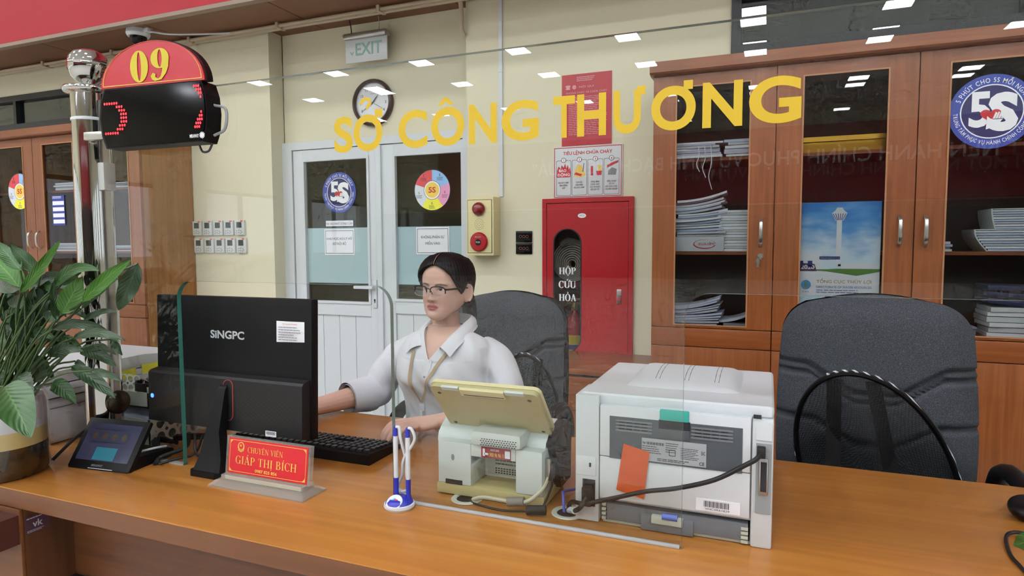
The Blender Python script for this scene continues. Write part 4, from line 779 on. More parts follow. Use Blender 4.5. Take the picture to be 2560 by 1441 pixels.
n = 30; oo = rrect(.008, .042, .085, .192, .0165, 7); oi = rrect(.0095, .0405, .0865, .1905, .015, 7); obj('red_ring', T(MB().ring(oo, oi, -.0275, -.026)), mat('ring_red', '#a8423c', .4), lo, None)
obj('power_light', T(MB().disc(-.248, .128, .006, .006, -.0268, 20)), mat('led_blue', '#2a56ff', .4, emit=5), lo, None)
q = MB(); text(q, 'SiNGPC', -.066, .051, .293, .315, .0032, .03); obj('logo', T(q), 'silver_print', t, None)
st = obj('asset_label', T(MB().grid(lambda u, v: (.158 + .088 * u, .0028 - .003 * math.sin(PI * u) * (v > .4), .294 + .054 * v + .003 * u * (1 - v)), 8, 4)), 'paper', t, None, 'white asset label with printed lines')
q = MB(); text(q, 'THẺ TÀI SẢN CỐ ĐỊNH', .18, .226, .339, .344, -.0012); obj('label_title', T(q), 'red_ink', st, None); q = MB(); lines(q, .167, .24, .298, .336, 6, -.0012, seed=7, frac=.3, ragged=.6); obj('label_print', T(q), 'ink_grey', st, None)
bc = obj('barcode_label', T(MB().box(.148, .182, -.027, -.026, .058, .072)), 'paper', lo, None); q = MB(); [q.quad(.151 + .0018 * k, .151 + .0018 * k + (.0006, .0011, .0008)[k % 3], .063, .0705, -.0274) for k in range(16)]; obj('bars', T(q), 'ink', bc, None)
nk = MB(); A = [(-.042, -.046, .172), (-.018, -.046, .172), (-.012, -.035, .172), (-.045, -.03, .172)]
def slab(mb, secs):
    vs = [p for s in secs for p in s]; k = len(secs[0]); mb.add(vs, [(i * k + j, i * k + (j + 1) % k, (i + 1) * k + (j + 1) % k, (i + 1) * k + j) for i in range(len(secs) - 1) for j in range(k)] + [list(range(k - 1, -1, -1)), list(range((len(secs) - 1) * k, len(secs) * k))]); return mb
slab(nk, [[(.0, -.028, .222), (.022, -.028, .222), (.022, -.018, .22), (.0, -.018, .22)], [(-.002, -.038, .212), (.024, -.038, .212), (.024, -.022, .208), (-.002, -.022, .208)], [(-.014, -.068, .11), (.03, -.068, .11), (.03, -.042, .104), (-.014, -.042, .104)], [(-.027, -.08, .045), (.046, -.08, .045), (.046, -.05, .04), (-.027, -.05, .04)], [(-.034, -.094, .014), (.054, -.094, .014), (.054, -.02, .012), (-.034, -.02, .012)]])
obj('stand_neck', nk, 'black_plastic', t, 50)
obj('stand_foot', MB().prism([(-.034, -.102), (.045, -.102), (.058, -.085), (.058, .05), (.046, .06), (-.034, .06), (-.044, .05), (-.044, -.092)], .0, .014, ax='xy'), 'black_plastic', t, None); obj('hinge_block', MB().box(.0, .022, -.032, -.02, .16, .222, .003), 'black_plastic', t)
for k, pts in enumerate(([(-.15, .0, .07), (-.16, -.005, .03), (-.2, -.05, .012), (-.185, -.08, .004)], [(-.1, 0, .07), (-.12, -.01, .02), (-.16, -.04, .008), (-.18, -.075, .003)], [(-.13, 0, .07), (-.1, -.02, .02), (-.07, .03, .006), (-.03, .1, .004)])): obj('cable', MB().tube(bez(pts, 16), .0035 if k else .006, 6), 'black_rubber', t)
# keyboard
t = thing('keyboard', 'black computer keyboard lying between the monitor and the clerk', 'keyboard', (-1.118, 1.36, DESK))
obj('case', MB().prism([(-.068, .0), (.075, 0), (.075, .012), (.06, .016), (-.062, .028), (-.068, .024)], -.222, .222, ax='yz'), 'black_plastic', t, None)
km = MB(); km.add([(-.0085, -.0085, 0), (.0085, -.0085, 0), (.0085, .0085, 0), (-.0085, .0085, 0), (-.0062, -.0065, .008), (.0062, -.0065, .008), (.0062, .006, .008), (-.0062, .006, .008)], [(0, 3, 2, 1), (4, 5, 6, 7), (0, 1, 5, 4), (1, 2, 6, 5), (2, 3, 7, 6), (3, 0, 4, 7)])
k0 = None; sp = None
for j in range(6):
    y = -.05 + .0195 * j + (.006 if j else 0); zz = .0262 - (y + .062) * .098
    for i in range(22):
        x = -.205 + .0195 * i
        if i in (15, 19) and False: continue
        if j == 5 and 4 < i < 9: continue
        if j == 3 and 14 <= i <= 16: continue
        if k0 is None: k0 = obj('key', km, mat('key_black', '#17171a', .35), t, None, loc=(x, y, zz))
        else: copy(k0, t, (x, y, zz))
obj('space_bar', MB().box(-.05, .05, .042, .058, .014, .021, .002), 'key_black', t)
obj('foot', MB().box(.1, .13, -.066, -.055, -.0, .006), 'black_rubber', t, None)
# clerk's name plate in clear acrylic
t = thing('name_plate', 'red and gold name plate in a clear acrylic stand', 'name plate', (-1.028, 1.09, DESK))
acr = mat('acrylic', '#d9d6cc', .08, alpha=.2); acr2 = mat('acrylic_edge', '#cfc9bd', .1, alpha=.36)
obj('base', slab(MB(), [[(-.132, -.04, 0), (.132, -.04, 0), (.132, .04, 0), (-.132, .04, 0)], [(-.132, -.04, .003), (.132, -.04, .003), (.132, .04, .003), (-.132, .04, .003)], [(-.122, -.026, .012), (.122, -.026, .012), (.122, .026, .012), (-.122, .026, .012)]]), acr2, t, None); obj('riser', MB().box(-.115, .115, -.018, .02, .012, .022, .001), acr2, t); obj('cream_strip', MB().box(-.105, .108, -.0165, -.0155, .0125, .021), mat('strip_cream', '#c9c2a8', .6), t, None)
lean = Matrix.Translation((0, 0, .02)) @ Matrix.Rotation(math.radians(-7), 4, 'X'); hw = .1135
obj('clear_sleeve', MB().box(-hw - .004, hw + .006, -.0035, .007, 0, .085).xf(lean), acr, t, None); cd = obj('card', MB().box(-hw + .004, hw, -.0048, -.0036, .003, .082).xf(lean), mat('card_red', '#d11f2d', .35), t, None)
q = MB(); q.ring([(-hw + .008, .007), (hw - .004, .007), (hw - .004, .078), (-hw + .008, .078)], [(-hw + .009, .008), (hw - .005, .008), (hw - .005, .077), (-hw + .009, .077)], -.0053, -.005)
for sx_, sz_ in ((-1, 0), (1, 0), (-1, 1), (1, 1)):
    cx, cz = (-hw + .008 if sx_ < 0 else hw - .004), (.007 if not sz_ else .078); u, v = -sx_, (1 if not sz_ else -1)
    q.prism([(cx, cz), (cx + u * .011, cz), (cx + u * .006, cz + v * .003), (cx + u * .003, cz + v * .006), (cx, cz + v * .011)], -.0053, -.005)
serif(q, 'CHUYÊN VIÊN', -.054, .046, .053, .0125, -.0053); serif(q, 'GIÁP THỊ BÍCH', -.088, .085, .0255, .0175, -.0053); text(q, '0987 825 856', -.03, .032, .0115, .0185, -.0053, .02)
n = 20; q.ring([(-.0735 + .0095 * math.cos(2 * PI * i / n), .064 + .0105 * math.sin(2 * PI * i / n)) for i in range(n)], [(-.0735 + .0068 * math.cos(2 * PI * i / n), .065 + .0075 * math.sin(2 * PI * i / n)) for i in range(n)], -.0053, -.005)
q.prism([(-.082, .0555), (-.0735, .0515), (-.065, .0555), (-.069, .06), (-.0735, .0575), (-.078, .06)], -.0053, -.005); q.prism([(-.0735 + (.0032 if i % 2 == 0 else .0013) * math.cos(PI / 2 + PI * i / 5), .0665 + (.0032 if i % 2 == 0 else .0013) * math.sin(PI / 2 + PI * i / 5)) for i in range(10)], -.0066, -.0052)
obj('gold_lettering', q.xf(lean), 'gold_ink', cd, None)
# pen pair on a stand
t = thing('pen_stand', 'blue and white desk pen stand with two corded pens', 'pen stand', (-.6965, 1.108, DESK))
obj('base', MB().lathe([(0, 0), (.030, 0), (.032, .004), (.031, .009), (.028, .0105)], 36), 'white_plastic', t); obj('dome', MB().lathe([(.029, .009), (.027, .014), (.020, .019), (.0, .022)], 36), 'blue_plastic', t, 180)
bd = obj('badge', MB().lathe([(0, .0028), (.017, .0028), (.018, .001), (.018, 0)], 32).xf(Matrix.Translation((-.001, -.017, .0145)) @ Matrix.Rotation(math.radians(38), 4, 'X')), 'white_plastic', t); q = MB()
q.prism([(-.008, .002), (-.001, .008), (.001, .006), (-.003, .001), (-.005, -.006), (-.007, -.005)], -.0006, 0); mtb = Matrix.Translation((-.001, -.0185, .0175)) @ Matrix.Rotation(math.radians(-52), 4, 'X'); obj('blue_mark', q.xf(mtb), mat('mark_blue', '#3b8fd0', .4), bd, None); q = MB(); q.prism([(.001, .006), (.007, .005), (.003, .0), (.007, -.003), (.004, -.006), (-.002, -.002)], -.0006, 0); q.prism([(-.008, -.011), (.008, -.011), (.008, -.0098), (-.008, -.0098)], -.0006, 0); obj('red_mark', q.xf(mtb), 'red_ink', bd, None)
for k, x in enumerate((-.012, .017)):
    pn = obj('pen', MB().lathe([(.0042, .018), (.0048, .05), (.005, .135), (.0046, .150)], 16, c=(x, .008, 0)), 'white_plastic', t); obj('grip', MB().lathe([(.0062, .012), (.0056, .024), (.0049, .026), (.0054, .058)], 16, c=(x, .008, 0)), 'blue_plastic', pn); obj('cap', MB().lathe([(.0052, .146), (.0048, .158), (.0025, .166), (0, .167)], 16, c=(x, .008, 0)), 'blue_plastic', pn)
    e = -1 if k == 0 else 1
    obj('cord', MB().tube(bez([(x + .002, .008, .165), (x + .010, .008, .163), (x + .012 + .003 * k, .009, .14), (.006, .016 - .006 * k, .098), (x - .002 + .02 * -e, .02, .06), (-.012 * e - .004, .022, .03), (-.026 + .03 * k, .024, .018)], 40), .0031, 8), 'white_plastic', pn)
# ------------------------------------------------------------------ customer-facing terminal
t = thing('service_terminal', 'beige and white desktop terminal with tilted screen seen from behind', 'terminal', (-.537, 1.2, DESK))
obj('foot', MB().box(-.122, .124, 0, .14, .003, .026, .003), 'beige_plastic', t)
bdy = MB(); bdy.box(-.118, -.04, 0, .13, .026, .118, .003); bdy.box(.062, .12, 0, .13, .026, .118, .003); bdy.box(-.04, .062, 0, .13, .092, .118, .003); bdy.box(-.04, .062, .075, .13, .026, .092); obj('housing', bdy, 'mint_white', t)
hd = MB(); hp = [(.03, .098), (.026, .112), (.030, .128), (.048, .142), (.075, .155), (.11, .16), (.145, .15), (.155, .125), (.15, .098)]; hd.prism(hp, -.132, .118, ax='yz'); obj('printer_head', hd, 'mint_white', t, 60)
obj('side_cover', MB().prism([(a * 1.02, .1 + (b - .1) * 1.05 - .003) for a, b in hp[2:]] + [(.15, .02), (.08, .02), (.05, .09)], .118, .136, ax='yz'), 'black_plastic', t, None)
pm = Matrix(((1, 0, 0, 0), (0, math.cos(math.radians(42)), math.sin(math.radians(42)), 0), (0, -math.sin(math.radians(42)), math.cos(math.radians(42)), 0), (0, 0, 0, 1))); pm = Matrix.Translation((.012, -.045, .247)) @ Matrix.Rotation(math.radians(42), 4, 'X') @ Matrix.Diagonal((.965, 1, .975, 1))
sp_ = MB(); sp_.prism(rrect(-.130, .118, -.15, .0, .014), 0, .012); obj('screen_back', sp_.xf(pm), 'beige_plastic', t, 40); obj('screen_rim', MB().prism(rrect(-.132, .12, -.152, .002, .015), .010, .018).xf(pm), 'cream_plastic', t, 40)
q = MB()
for x, z in ((-.112, -.022), (.096, -.022), (-.112, -.135), (.1, -.135)): q.disc(x, z, .0045, .0035, -.0008, 12)
obj('screw_holes', q.xf(pm), 'ink', t, None); obj('latch_bar', MB().box(-.058, .045, -.004, .004, -.022, .001, .003).xf(pm), 'cream_plastic', t); obj('latch_gap', MB().box(-.05, .042, -.0045, -.003, -.017, -.015).xf(pm), 'ink', t, None)
for a, b in ((-.1, -.06), (.046, .088)): obj('white_insert', MB().box(a, b, -.0015, .004, -.008, .0015).xf(pm), 'mint_white', t, None)
hg = MB().box(-.035, .078, -.012, .06, .1195, .152, .010); obj('screen_mount', hg, 'mint_white', t)
q = MB()
for j in range(4):
    for i in range(14): q.box(-.012 + .0058 * i + .0025 * (j % 2), -.009 + .0058 * i + .0025 * (j % 2), -.0125, -.0115, .1235 + .0042 * j, .1253 + .0042 * j)
obj('speaker_slots', q, 'ink', t, None)
hl = obj('hotline_label', MB().box(-.015, .052, -.0012, 0, .0935, .1165), mat('label_red', '#8e1f2b', .4), t, None, 'red hotline label'); q = MB(); text(q, 'HOTLINE', .007, .026, .1095, .1135, -.002, .01); q.box(-.011, -.006, -.0018, -.0014, .097, .113); q.box(-.008, .001, -.0018, -.0014, .1, .104); obj('white_print', q, 'white_ink', hl, None); q = MB(); text(q, '1900 96 96 11', .003, .037, .097, .106, -.002, .02); obj('number_print', q, 'gold_ink', hl, None); obj('white_square', MB().box(.039, .0505, -.0018, -.0012, .097, .113), 'paper', hl, None)
q = MB(); q.quad(-.034, .057, .03, .085, .0745); obj('rating_plate', q, 'tray_grey', t, None, 'grey rating plate'); q = MB(); q.quad(-.034, .057, .078, .081, .0742); lines(q, -.015, .06, .052, .075, 3, .0742, seed=3, frac=.35); [q.box(-.015 + .0065 * i, -.011 + .0065 * i, .0740, .0745, .034 + .005 * j, .0365 + .005 * j) for i in range(11) for j in range(3)]; obj('plate_print', q, 'ink', t, None)
q = MB(); q.box(-.1, -.06, -.001, .002, .026, .036); obj('slot', q, 'ink', t, None); obj('screw_hole', MB().disc(-.082, .085, .004, .007, -.0008, 14), 'ink_grey', t, None)
plug = MB(); plug.box(.121, .131, .02, .032, .06, .1, .002); obj('serial_plug', plug, 'steel', t); obj('white_cable', MB().tube(bez([(.126, .026, .062), (.118, .0, .04), (.095, -.022, .022), (.06, -.025, .018), (.0, -.02, .016), (-.03, -.012, .004)], 30), .0042, 8), mat('cable_cream', '#b9b49c', .5), t)
obj('ferrite_core', MB().tube([(.055, -.026, .017), (.09, -.024, .022)], .0095, 14), mat('core_grey', '#79756d', .5), t); obj('black_cable', MB().tube(bez([(.134, .03, .085), (.134, .025, .05), (.132, .0, .03), (.13, -.03, .014)], 16), .0025, 6), 'black_rubber', t); obj('black_plug', MB().tube([(.136, .03, .09), (.132, .02, .055)], .006, 10), 'black_rubber', t); obj('ferrite_core', MB().tube([(.1, -.035, .010), (.138, -.03, .014)], .0098, 14), 'black_rubber', t); obj('black_cable', MB().tube(bez([(.1, -.036, .008), (.05, -.04, .004), (-.01, -.03, .003), (-.04, -.015, .001)], 16), .0022, 6), 'black_rubber', t)
o = obj('card_stack', MB().box(0, .06, 0, .09, 0, .0245), 'paper', None, None); o.location = (-.72, 1.34, DESK); tag(o, 'small stack of white slips beside the terminal', 'paper stack')
# ------------------------------------------------------------------ laser printer, rear side out
t = thing('laser_printer', 'white laser printer turned rear side out with a dark grey rear door', 'printer', (-.1635, 1.18, DESK))
obj('side_column', MB().box(-.178, -.131, 0, .1, .002, .25, .003), 'grey_white', t); obj('side_column', MB().box(.143, .179, .003, .34, .0, .232, .005), 'grey_white', t); obj('side_wall', MB().box(-.176, -.15, .1, .35, 0, .235, .003), 'grey_white', t)
core = MB(); core.box(-.131, .143, .012, .34, .045, .236); core.box(-.13, .143, .1, .34, .012, .045); obj('core', core, 'grey_white', t, None)
obj('rear_door', MB().box(-.1295, .1415, .0, .014, .135, .233, .002), 'white_plastic', t); obj('rear_cover', MB().box(-.1295, .1415, .0, .014, .052, .1335, .002), 'white_plastic', t)
gp = obj('grey_panel', MB().prism([(-.11, .133), (.128, .133), (.128, .214), (-.11, .214)], -.0016, .001), 'dark_grey_plastic', t, None)
for x0, x1 in ((-.098, -.03), (.04, .112)):
    gv = MB()
    for j in range(4): gv.box(x0, x1, -.0028, -.0014, .187 + .0062 * j, .1905 + .0062 * j)
    obj('louvre_ribs', gv, 'grey_plastic', gp, None)
for x0, x1 in ((-.092, -.036), (.046, .106)):
    gv = MB()
    for j in range(3):
        for i in range(4): a = x0 + (x1 - x0) * i / 4; gv.box(a, a + (x1 - x0) / 4 - .003, -.003, -.0014, .1912 + .0062 * j, .1928 + .0062 * j)
    obj('louvre_gaps', gv, 'ink', gp, None)
obj('green_latch', MB().box(-.016, .036, -.006, .002, .216, .236, .002), 'teal_button', t); obj('latch_recess', MB().box(-.018, .038, -.0024, -.0012, .2, .216), 'ink', t, None); obj('latch_plate', MB().box(-.018, .037, -.004, -.0014, .182, .2, .001), 'dark_grey_plastic', t)
rp = obj('rating_label', MB().box(-.049, .067, -.0024, -.0014, .136, .179), mat('label_grey', '#9ea2a6', .5), gp, None, 'grey printed rating label'); q = MB(); [q.quad(-.04 + .0018 * k, -.04 + .0018 * k + (.0007, .0012, .0009)[k % 3], .1675, .1725, -.0028) for k in range(18)]
text(q, 'hp', -.047, -.042, .167, .173, -.0028, .02); text(q, 'EAC', .0585, .065, .158, .165, -.0028, .01); text(q, 'CE', .055, .064, .139, .145, -.0028, .01); lines(q, -.048, -.01, .15, .166, 4, -.0028, seed=2, frac=.3); lines(q, -.005, .02, .155, .175, 5, -.0028, seed=3, frac=.3); lines(q, .022, .055, .146, .168, 7, -.0028, seed=4, frac=.3); lines(q, -.02, .05, .138, .144, 2, -.0028, seed=5, frac=.4); q.ring(rrect(.001, .013, .15, .162, .002, 3), rrect(.002, .012, .151, .161, .0015, 3), -.0028, -.0026); obj('label_print', q, 'ink', rp, None)
tp_ = MB(); tp_.prism([(-.083, .164), (-.034, .153), (-.044, .062), (-.096, .073)], -.0036, -.003); obj('orange_tape', tp_, mat('tape_orange', '#d4581c', .35, alpha=.85), t, None, 'strip of translucent orange tape')
bl_ = obj('barcode_label', MB().box(.05, .126, -.0012, 0, .056, .078), 'paper', t, None); q = MB(); [q.quad(.064 + .0022 * k, .064 + .0022 * k + (.0008, .0014, .001)[k % 3], .064, .075, -.0018) for k in range(20)]; text(q, 'VNC3R61829', .066, .108, .0585, .0622, -.0018); obj('bars', q, 'ink', bl_, None)
lid = MB(); lp_ = [(-.17, .04), (-.165, .02), (.165, .02), (.178, .05), (.178, .3), (.15, .345), (-.15, .345), (-.17, .3)]
lid.box(-.173, .179, .012, .348, .231, .2535, .009, seg=3); obj('lid', lid, 'white_plastic', t)
def bulge(u, v):
    x = -.1 + .22 * u; y = .09 + .24 * v; return (x, y, .2522 + .024 * math.sin(PI * v) ** .7 * min(1, u * 9, (1 - u) * 9) ** .6)
obj('output_tray', MB().grid(bulge, 20, 16), 'white_plastic', t, 60)
q = MB()
for x in (-.045, -.037, .012, .02, .07, .078): q.tube([bulge((x + .1) / .22, v)[:2] + (bulge((x + .1) / .22, v)[2] + .0002,) for v in (.15, .3, .45, .6, .75, .9)], .0007, 4)
obj('tray_lines', q, 'grey_plastic', t, None); q = MB(); [q.box(-.128 + .0055 * i, -.126 + .0055 * i, .12 + .004 * j, .1212 + .004 * j, .2522, .2526) for i in range(5) for j in range(4)]; obj('vent_dots', q, 'ink_grey', t, None)
pt = MB(); pt.box(-.117, .14, .006, .1, .008, .04, .002); tr_ = obj('paper_tray', pt, 'grey_plastic', t); obj('tray_step', MB().box(-.05, .046, .0, .02, .002, .03, .002), 'grey_plastic', tr_); obj('paper_edge', MB().box(-.125, .145, .012, .09, .001, .006), 'tray_grey', tr_, None)
obj('tray_latch', MB().box(-.03, .027, -.004, .01, .018, .033, .002), 'tray_grey', tr_); obj('blue_roller', MB().tube([(-.01, -.002, .034), (.018, -.002, .034)], .006, 12), mat('roller_blue', '#5b73c9', .4), tr_); q = MB(); [q.box(.128, .14, .004, .012, .004 + .008 * k, .009 + .008 * k) for k in range(4)]; obj('side_clips', q, 'tray_grey', tr_, None); q = MB(); [q.box(-.126, -.118, .004, .012, .008 + .009 * k, .013 + .009 * k) for k in range(4)]; obj('side_clips', q, 'tray_grey', tr_, None)
q = MB(); q.box(-.176, -.137, -.001, .0005, .092, .13, .001); obj('network_cover', q, 'white_plastic', t); obj('network_slot', MB().box(-.15, -.146, -.0016, -.0008, .11, .118), 'ink', t, None); obj('power_inlet', MB().box(-.163, -.138, -.001, .0006, .032, .085), 'ink', t, None); obj('power_plug', MB().box(-.16, -.141, -.022, 0, .038, .075, .003), 'black_rubber', t)
q = MB(); q.box(.1505, .176, .0005, .0028, .065, .19); obj('port_recess', q, mat('recess_grey', '#8d9294', .5), t, None); q = MB(); q.box(.156, .171, -.004, .003, .10, .165, .002); obj('parallel_port', q, 'steel', t); q = MB(); q.box(.1585, .1685, -.005, -.0035, .106, .159); obj('port_slot', q, 'ink', t, None); q = MB(); q.box(.152, .166, -.016, .002, .168, .186, .002); obj('usb_plug', q, 'black_rubber', t)
q = MB(); q.prism([(.15, .196), (.176, .196), (.176, .225), (.165, .23), (.15, .226)], .0, .0032); obj('corner_cover', q, 'white_plastic', t, None); obj('top_mark', MB().box(.145, .158, .0002, .002, .2335, .2405), 'ink', t, None)
c = thing('printer_cable', 'black printer cable drooping across the rear of the laser printer', 'cable', (0, 1.155, 0))
obj('cord', MB().tube(bez([(-.004, .02, .938), (-.012, 0, .93), (-.03, -.004, .918), (-.08, -.006, .886), (-.144, -.006, .862), (-.2, -.006, .848), (-.261, -.006, .826), (-.315, .0, .806), (-.352, .035, .79), (-.363, .046, .766)], 50), .0042, 8), 'black_rubber', c)
c = thing('power_cord', 'short black power cord with white wrapping entering the cable hole', 'cable', (0, 1.16, 0)); obj('cord', MB().tube(bez([(-.314, -.0, .815), (-.322, -.012, .80), (-.34, .01, .782), (-.356, .04, .772), (-.363, .045, .76)], 24), .0048, 8), 'black_rubber', c); obj('white_wrap', MB().tube(bez([(-.338, .006, .784), (-.348, .025, .776), (-.36, .042, .768)], 10), .0068, 10), 'white_plastic', c)
c = thing('network_cable', 'thin blue network cable coming out of the cable hole', 'cable', (0, 1.2, 0)); obj('cord', MB().tube(bez([(-.372, .005, .76), (-.378, .02, .79), (-.39, .06, .78), (-.37, .13, .765)], 16), .003, 6), mat('cable_blue', '#4556b8', .5), c)
# mouse and lead near the edge of the picture
t = thing('computer_mouse', 'black computer mouse lying on the bare part of the desk', 'mouse', (.482, 1.515, DESK), math.radians(-20)); obj('shell', MB().grid(lambda u, v: (.031 * math.sin(PI * v) ** .6 * math.cos(2 * PI * u) * .98, .055 * math.sin(PI * v) ** .6 * math.sin(2 * PI * u), .034 * (.5 + .5 * math.cos(PI * v)) ** .8), 28, 12, wrap=True), 'black_plastic', t, 60); obj('wheel', MB().lathe([(0, -.003), (.008, -.003), (.008, .003), (0, .003)], 14, c=(0, .03, .029), ax='x'), 'black_rubber', t)
t = thing('cable_loop', 'thin black lead looping on the desk below the mouse', 'cable', (0, 0, DESK)); obj('cord', MB().tube(bez([(.455, 1.385, .012), (.433, 1.394, .012), (.417, 1.39, .008), (.407, 1.366, .005), (.397, 1.309, .004), (.398, 1.272, .004), (.405, 1.225, .004), (.45, 1.16, .004)], 36), .0032, 6), 'black_rubber', t)
# ------------------------------------------------------------------ white printer, trays and clutter behind the post
t = thing('office_printer', 'white multifunction printer behind the plant and the post', 'printer', (-2.0, 1.1, DESK))
obj('body', MB().box(-.22, .2, 0, .5, 0, .125, .012), 'white_plastic', t); obj('upper_body', MB().box(-.235, .215, -.01, .51, .128, .165, .01), 'white_plastic', t); obj('lid', MB().prism([(-.01, .167), (.51, .167), (.5, .185), (.3, .205), (.02, .2)], -.225, .21, ax='yz'), 'white_plastic', t, None)
q = MB(); q.box(.2, .2012, .13, .133, .005, .12); q.box(.2, .2012, .02, .48, .098, .1); q.box(.2155, .2165, .05, .45, .145, .1465); obj('seams', q, 'ink_grey', t, None); q = MB(); q.box(.2, .2012, .15, .19, .035, .085); obj('port_bay', q, 'grey_white', t, None); obj('usb_port', MB().box(.2005, .203, .165, .175, .04, .052), 'ink', t, None); obj('usb_plug', MB().box(.2, .235, .155, .172, .062, .076, .002), 'black_rubber', t); obj('usb_cable', MB().tube(bez([(.235, .163, .068), (.29, .1, .066), (.36, -.02, .05), (.36, -.08, .01)], 20), .004, 8), 'black_rubber', t)
for k, (a, z) in enumerate(((.205, .155), (.285, .16))):
    o = obj('sticky_note', MB().grid(lambda u, v: (.004 * math.sin(PI * u) * v, .06 * u, .03 * v), 6, 3), 'yellow_note', None, 60); o.location = (-1.7835, 1.1 + a, DESK + z - .015); tag(o, 'yellow sticky note on the white printer, %s' % ('closer to the post', 'closer to the black cup')[k], 'sticky note', 'yellow sticky notes')
def holed(mb, u0, u1, z0, z1, n, rws, rad, P):
    """plate with round holes; P maps (u,z,d) to a point"""
    cw = (u1 - u0) / n; ch = (z1 - z0) / rws; m_ = 16
    for i in range(n):
        for j in range(rws):
            cu, cz = u0 + cw * (i + .5), z0 + ch * (j + .5); inn = []; outp = []
            for q in range(m_):
                a = 2 * PI * (q + .5) / m_; c, s = math.cos(a), math.sin(a); inn.append((cu + rad * c, cz + rad * s)); k = min(cw / 2 / abs(c), ch / 2 / abs(s)); outp.append((cu + c * k, cz + s * k))
            vs = [P(a, b, 0) for a, b in outp] + [P(a, b, 0) for a, b in inn] + [P(a, b, .003) for a, b in inn]
            mb.add(vs, [(q, (q + 1) % m_, (q + 1) % m_ + m_, q + m_) for q in range(m_)] + [(q + m_, (q + 1) % m_ + m_, (q + 1) % m_ + 2 * m_, q + 2 * m_) for q in range(m_)])
    return mb
t = thing('document_tray', 'two-tier grey document tray with rows of round holes', 'document tray', (-1.525, 1.2, DESK))
tr1 = obj('lower_tray', holed(MB(), .015, .30, .004, .075, 8, 2, .013, lambda u, z, d: (-d, u, z)), 'tray_grey', t, None); q = MB(); q.box(-.25, 0, 0, .003, 0, .075); q.box(-.25, -.003, .0, .30, 0, .004); q.box(-.25, -.247, 0, .30, 0, .075); q.box(-.006, .002, 0, .015, 0, .078); obj('tray_shell', q, 'tray_grey', tr1, None); obj('paper_pile', MB().box(-.24, -.01, .01, .29, .06, .079), 'paper_blue', tr1, None)
tr2 = obj('upper_tray', holed(MB(), .015, .28, .106, .160, 8, 2, .0105, lambda u, z, d: (-d, u, z)), 'tray_grey', t, None); q = MB(); q.box(-.25, 0, .0, .003, .106, .148); q.box(-.25, -.003, 0, .28, .106, .110); q.box(-.006, .002, 0, .015, .106, .163); obj('tray_shell', q, 'tray_grey', tr2, None); obj('back_plate', holed(MB(), -.262, -.16, .085, .165, 4, 3, .010, lambda u, z, d: (u, .10 + d, z)), 'tray_grey', tr2, None)
for x, y in ((.0, .03), (-.24, .03), (-.0, .26), (-.24, .26)): obj('post', MB().tube([(x - .004, y, .07), (x - .004, y, .11)], .003, 8), 'steel', t)
t = thing('pin_cup', 'round black cup of paper clips on the document tray', 'cup', (-1.615, 1.28, DESK + .1105)); obj('cup', MB().lathe([(0, 0), (.038, 0), (.04, .004), (.04, .048), (.036, .048), (.035, .01), (0, .01)], 28), 'black_plastic', t); q = MB(); [q.tube([(rnd.uniform(-.025, .02), rnd.uniform(-.025, .025), .03), (rnd.uniform(-.02, .03), rnd.uniform(-.025, .025), .056)], .0012, 4) for _ in range(14)]; obj('clips', q, 'steel', t, None)
t = thing('cable_bundle', 'tangle of black cables going into the hole by the tray', 'cable', (-1.497, 1.195, DESK))
for k in range(4): obj('cord', MB().tube(bez([(-.005 + .004 * k, 0, -.0), (-.03 + .01 * k, .012, .02 + .004 * k), (-.02 + .02 * k, .03, .012), (.05, .05 - .01 * k, .02 + .006 * k), (.12, .06 + .01 * k, .03), (.16, .075, .055)], 24), .0036, 6), 'black_rubber', t)
t = thing('plastic_wrap', 'crumpled clear plastic wrap on the desk under the monitor', 'plastic wrap', (-1.34, 1.40, DESK)); r_ = random.Random(4); q = MB(); q.grid(lambda u, v: (-.04 + .09 * u, -.02 + .05 * v, .002 + .028 * r_.random() * (math.sin(PI * u) * math.sin(PI * v)) ** .3), 9, 6); obj('film', q, mat('film', '#d9cfc9', .12, alpha=.45), t, None)
# ================================================================== office chairs
m_, nt, p_ = _new('grey_fabric'); L_ = nt.links.new; tc = nt.nodes.new('ShaderNodeTexCoord'); n1 = nt.nodes.new('ShaderNodeTexNoise'); n1.inputs['Scale'].default_value = 650; n1.inputs['Detail'].default_value = 2; L_(tc.outputs['Object'], n1.inputs['Vector'])
r1 = nt.nodes.new('ShaderNodeValToRGB'); e_ = r1.color_ramp.elements; e_[0].position = .38; e_[0].color = lin('#323439'); e_[1].position = .72; e_[1].color = lin('#64676c'); q_ = e_.new(.55); q_.color = lin('#43464b'); L_(n1.outputs['Fac'], r1.inputs['Fac']); L_(r1.outputs['Color'], p_.inputs['Base Color'])
bp = nt.nodes.new('ShaderNodeBump'); bp.inputs['Strength'].default_value = .5; bp.inputs['Distance'].default_value = .001; L_(n1.outputs['Fac'], bp.inputs['Height']); L_(bp.outputs['Normal'], p_.inputs['Normal']); p_.inputs['Roughness'].default_value = .9; p_.inputs['Specular IOR Level'].default_value = .2; MATS['grey_fabric'] = m_
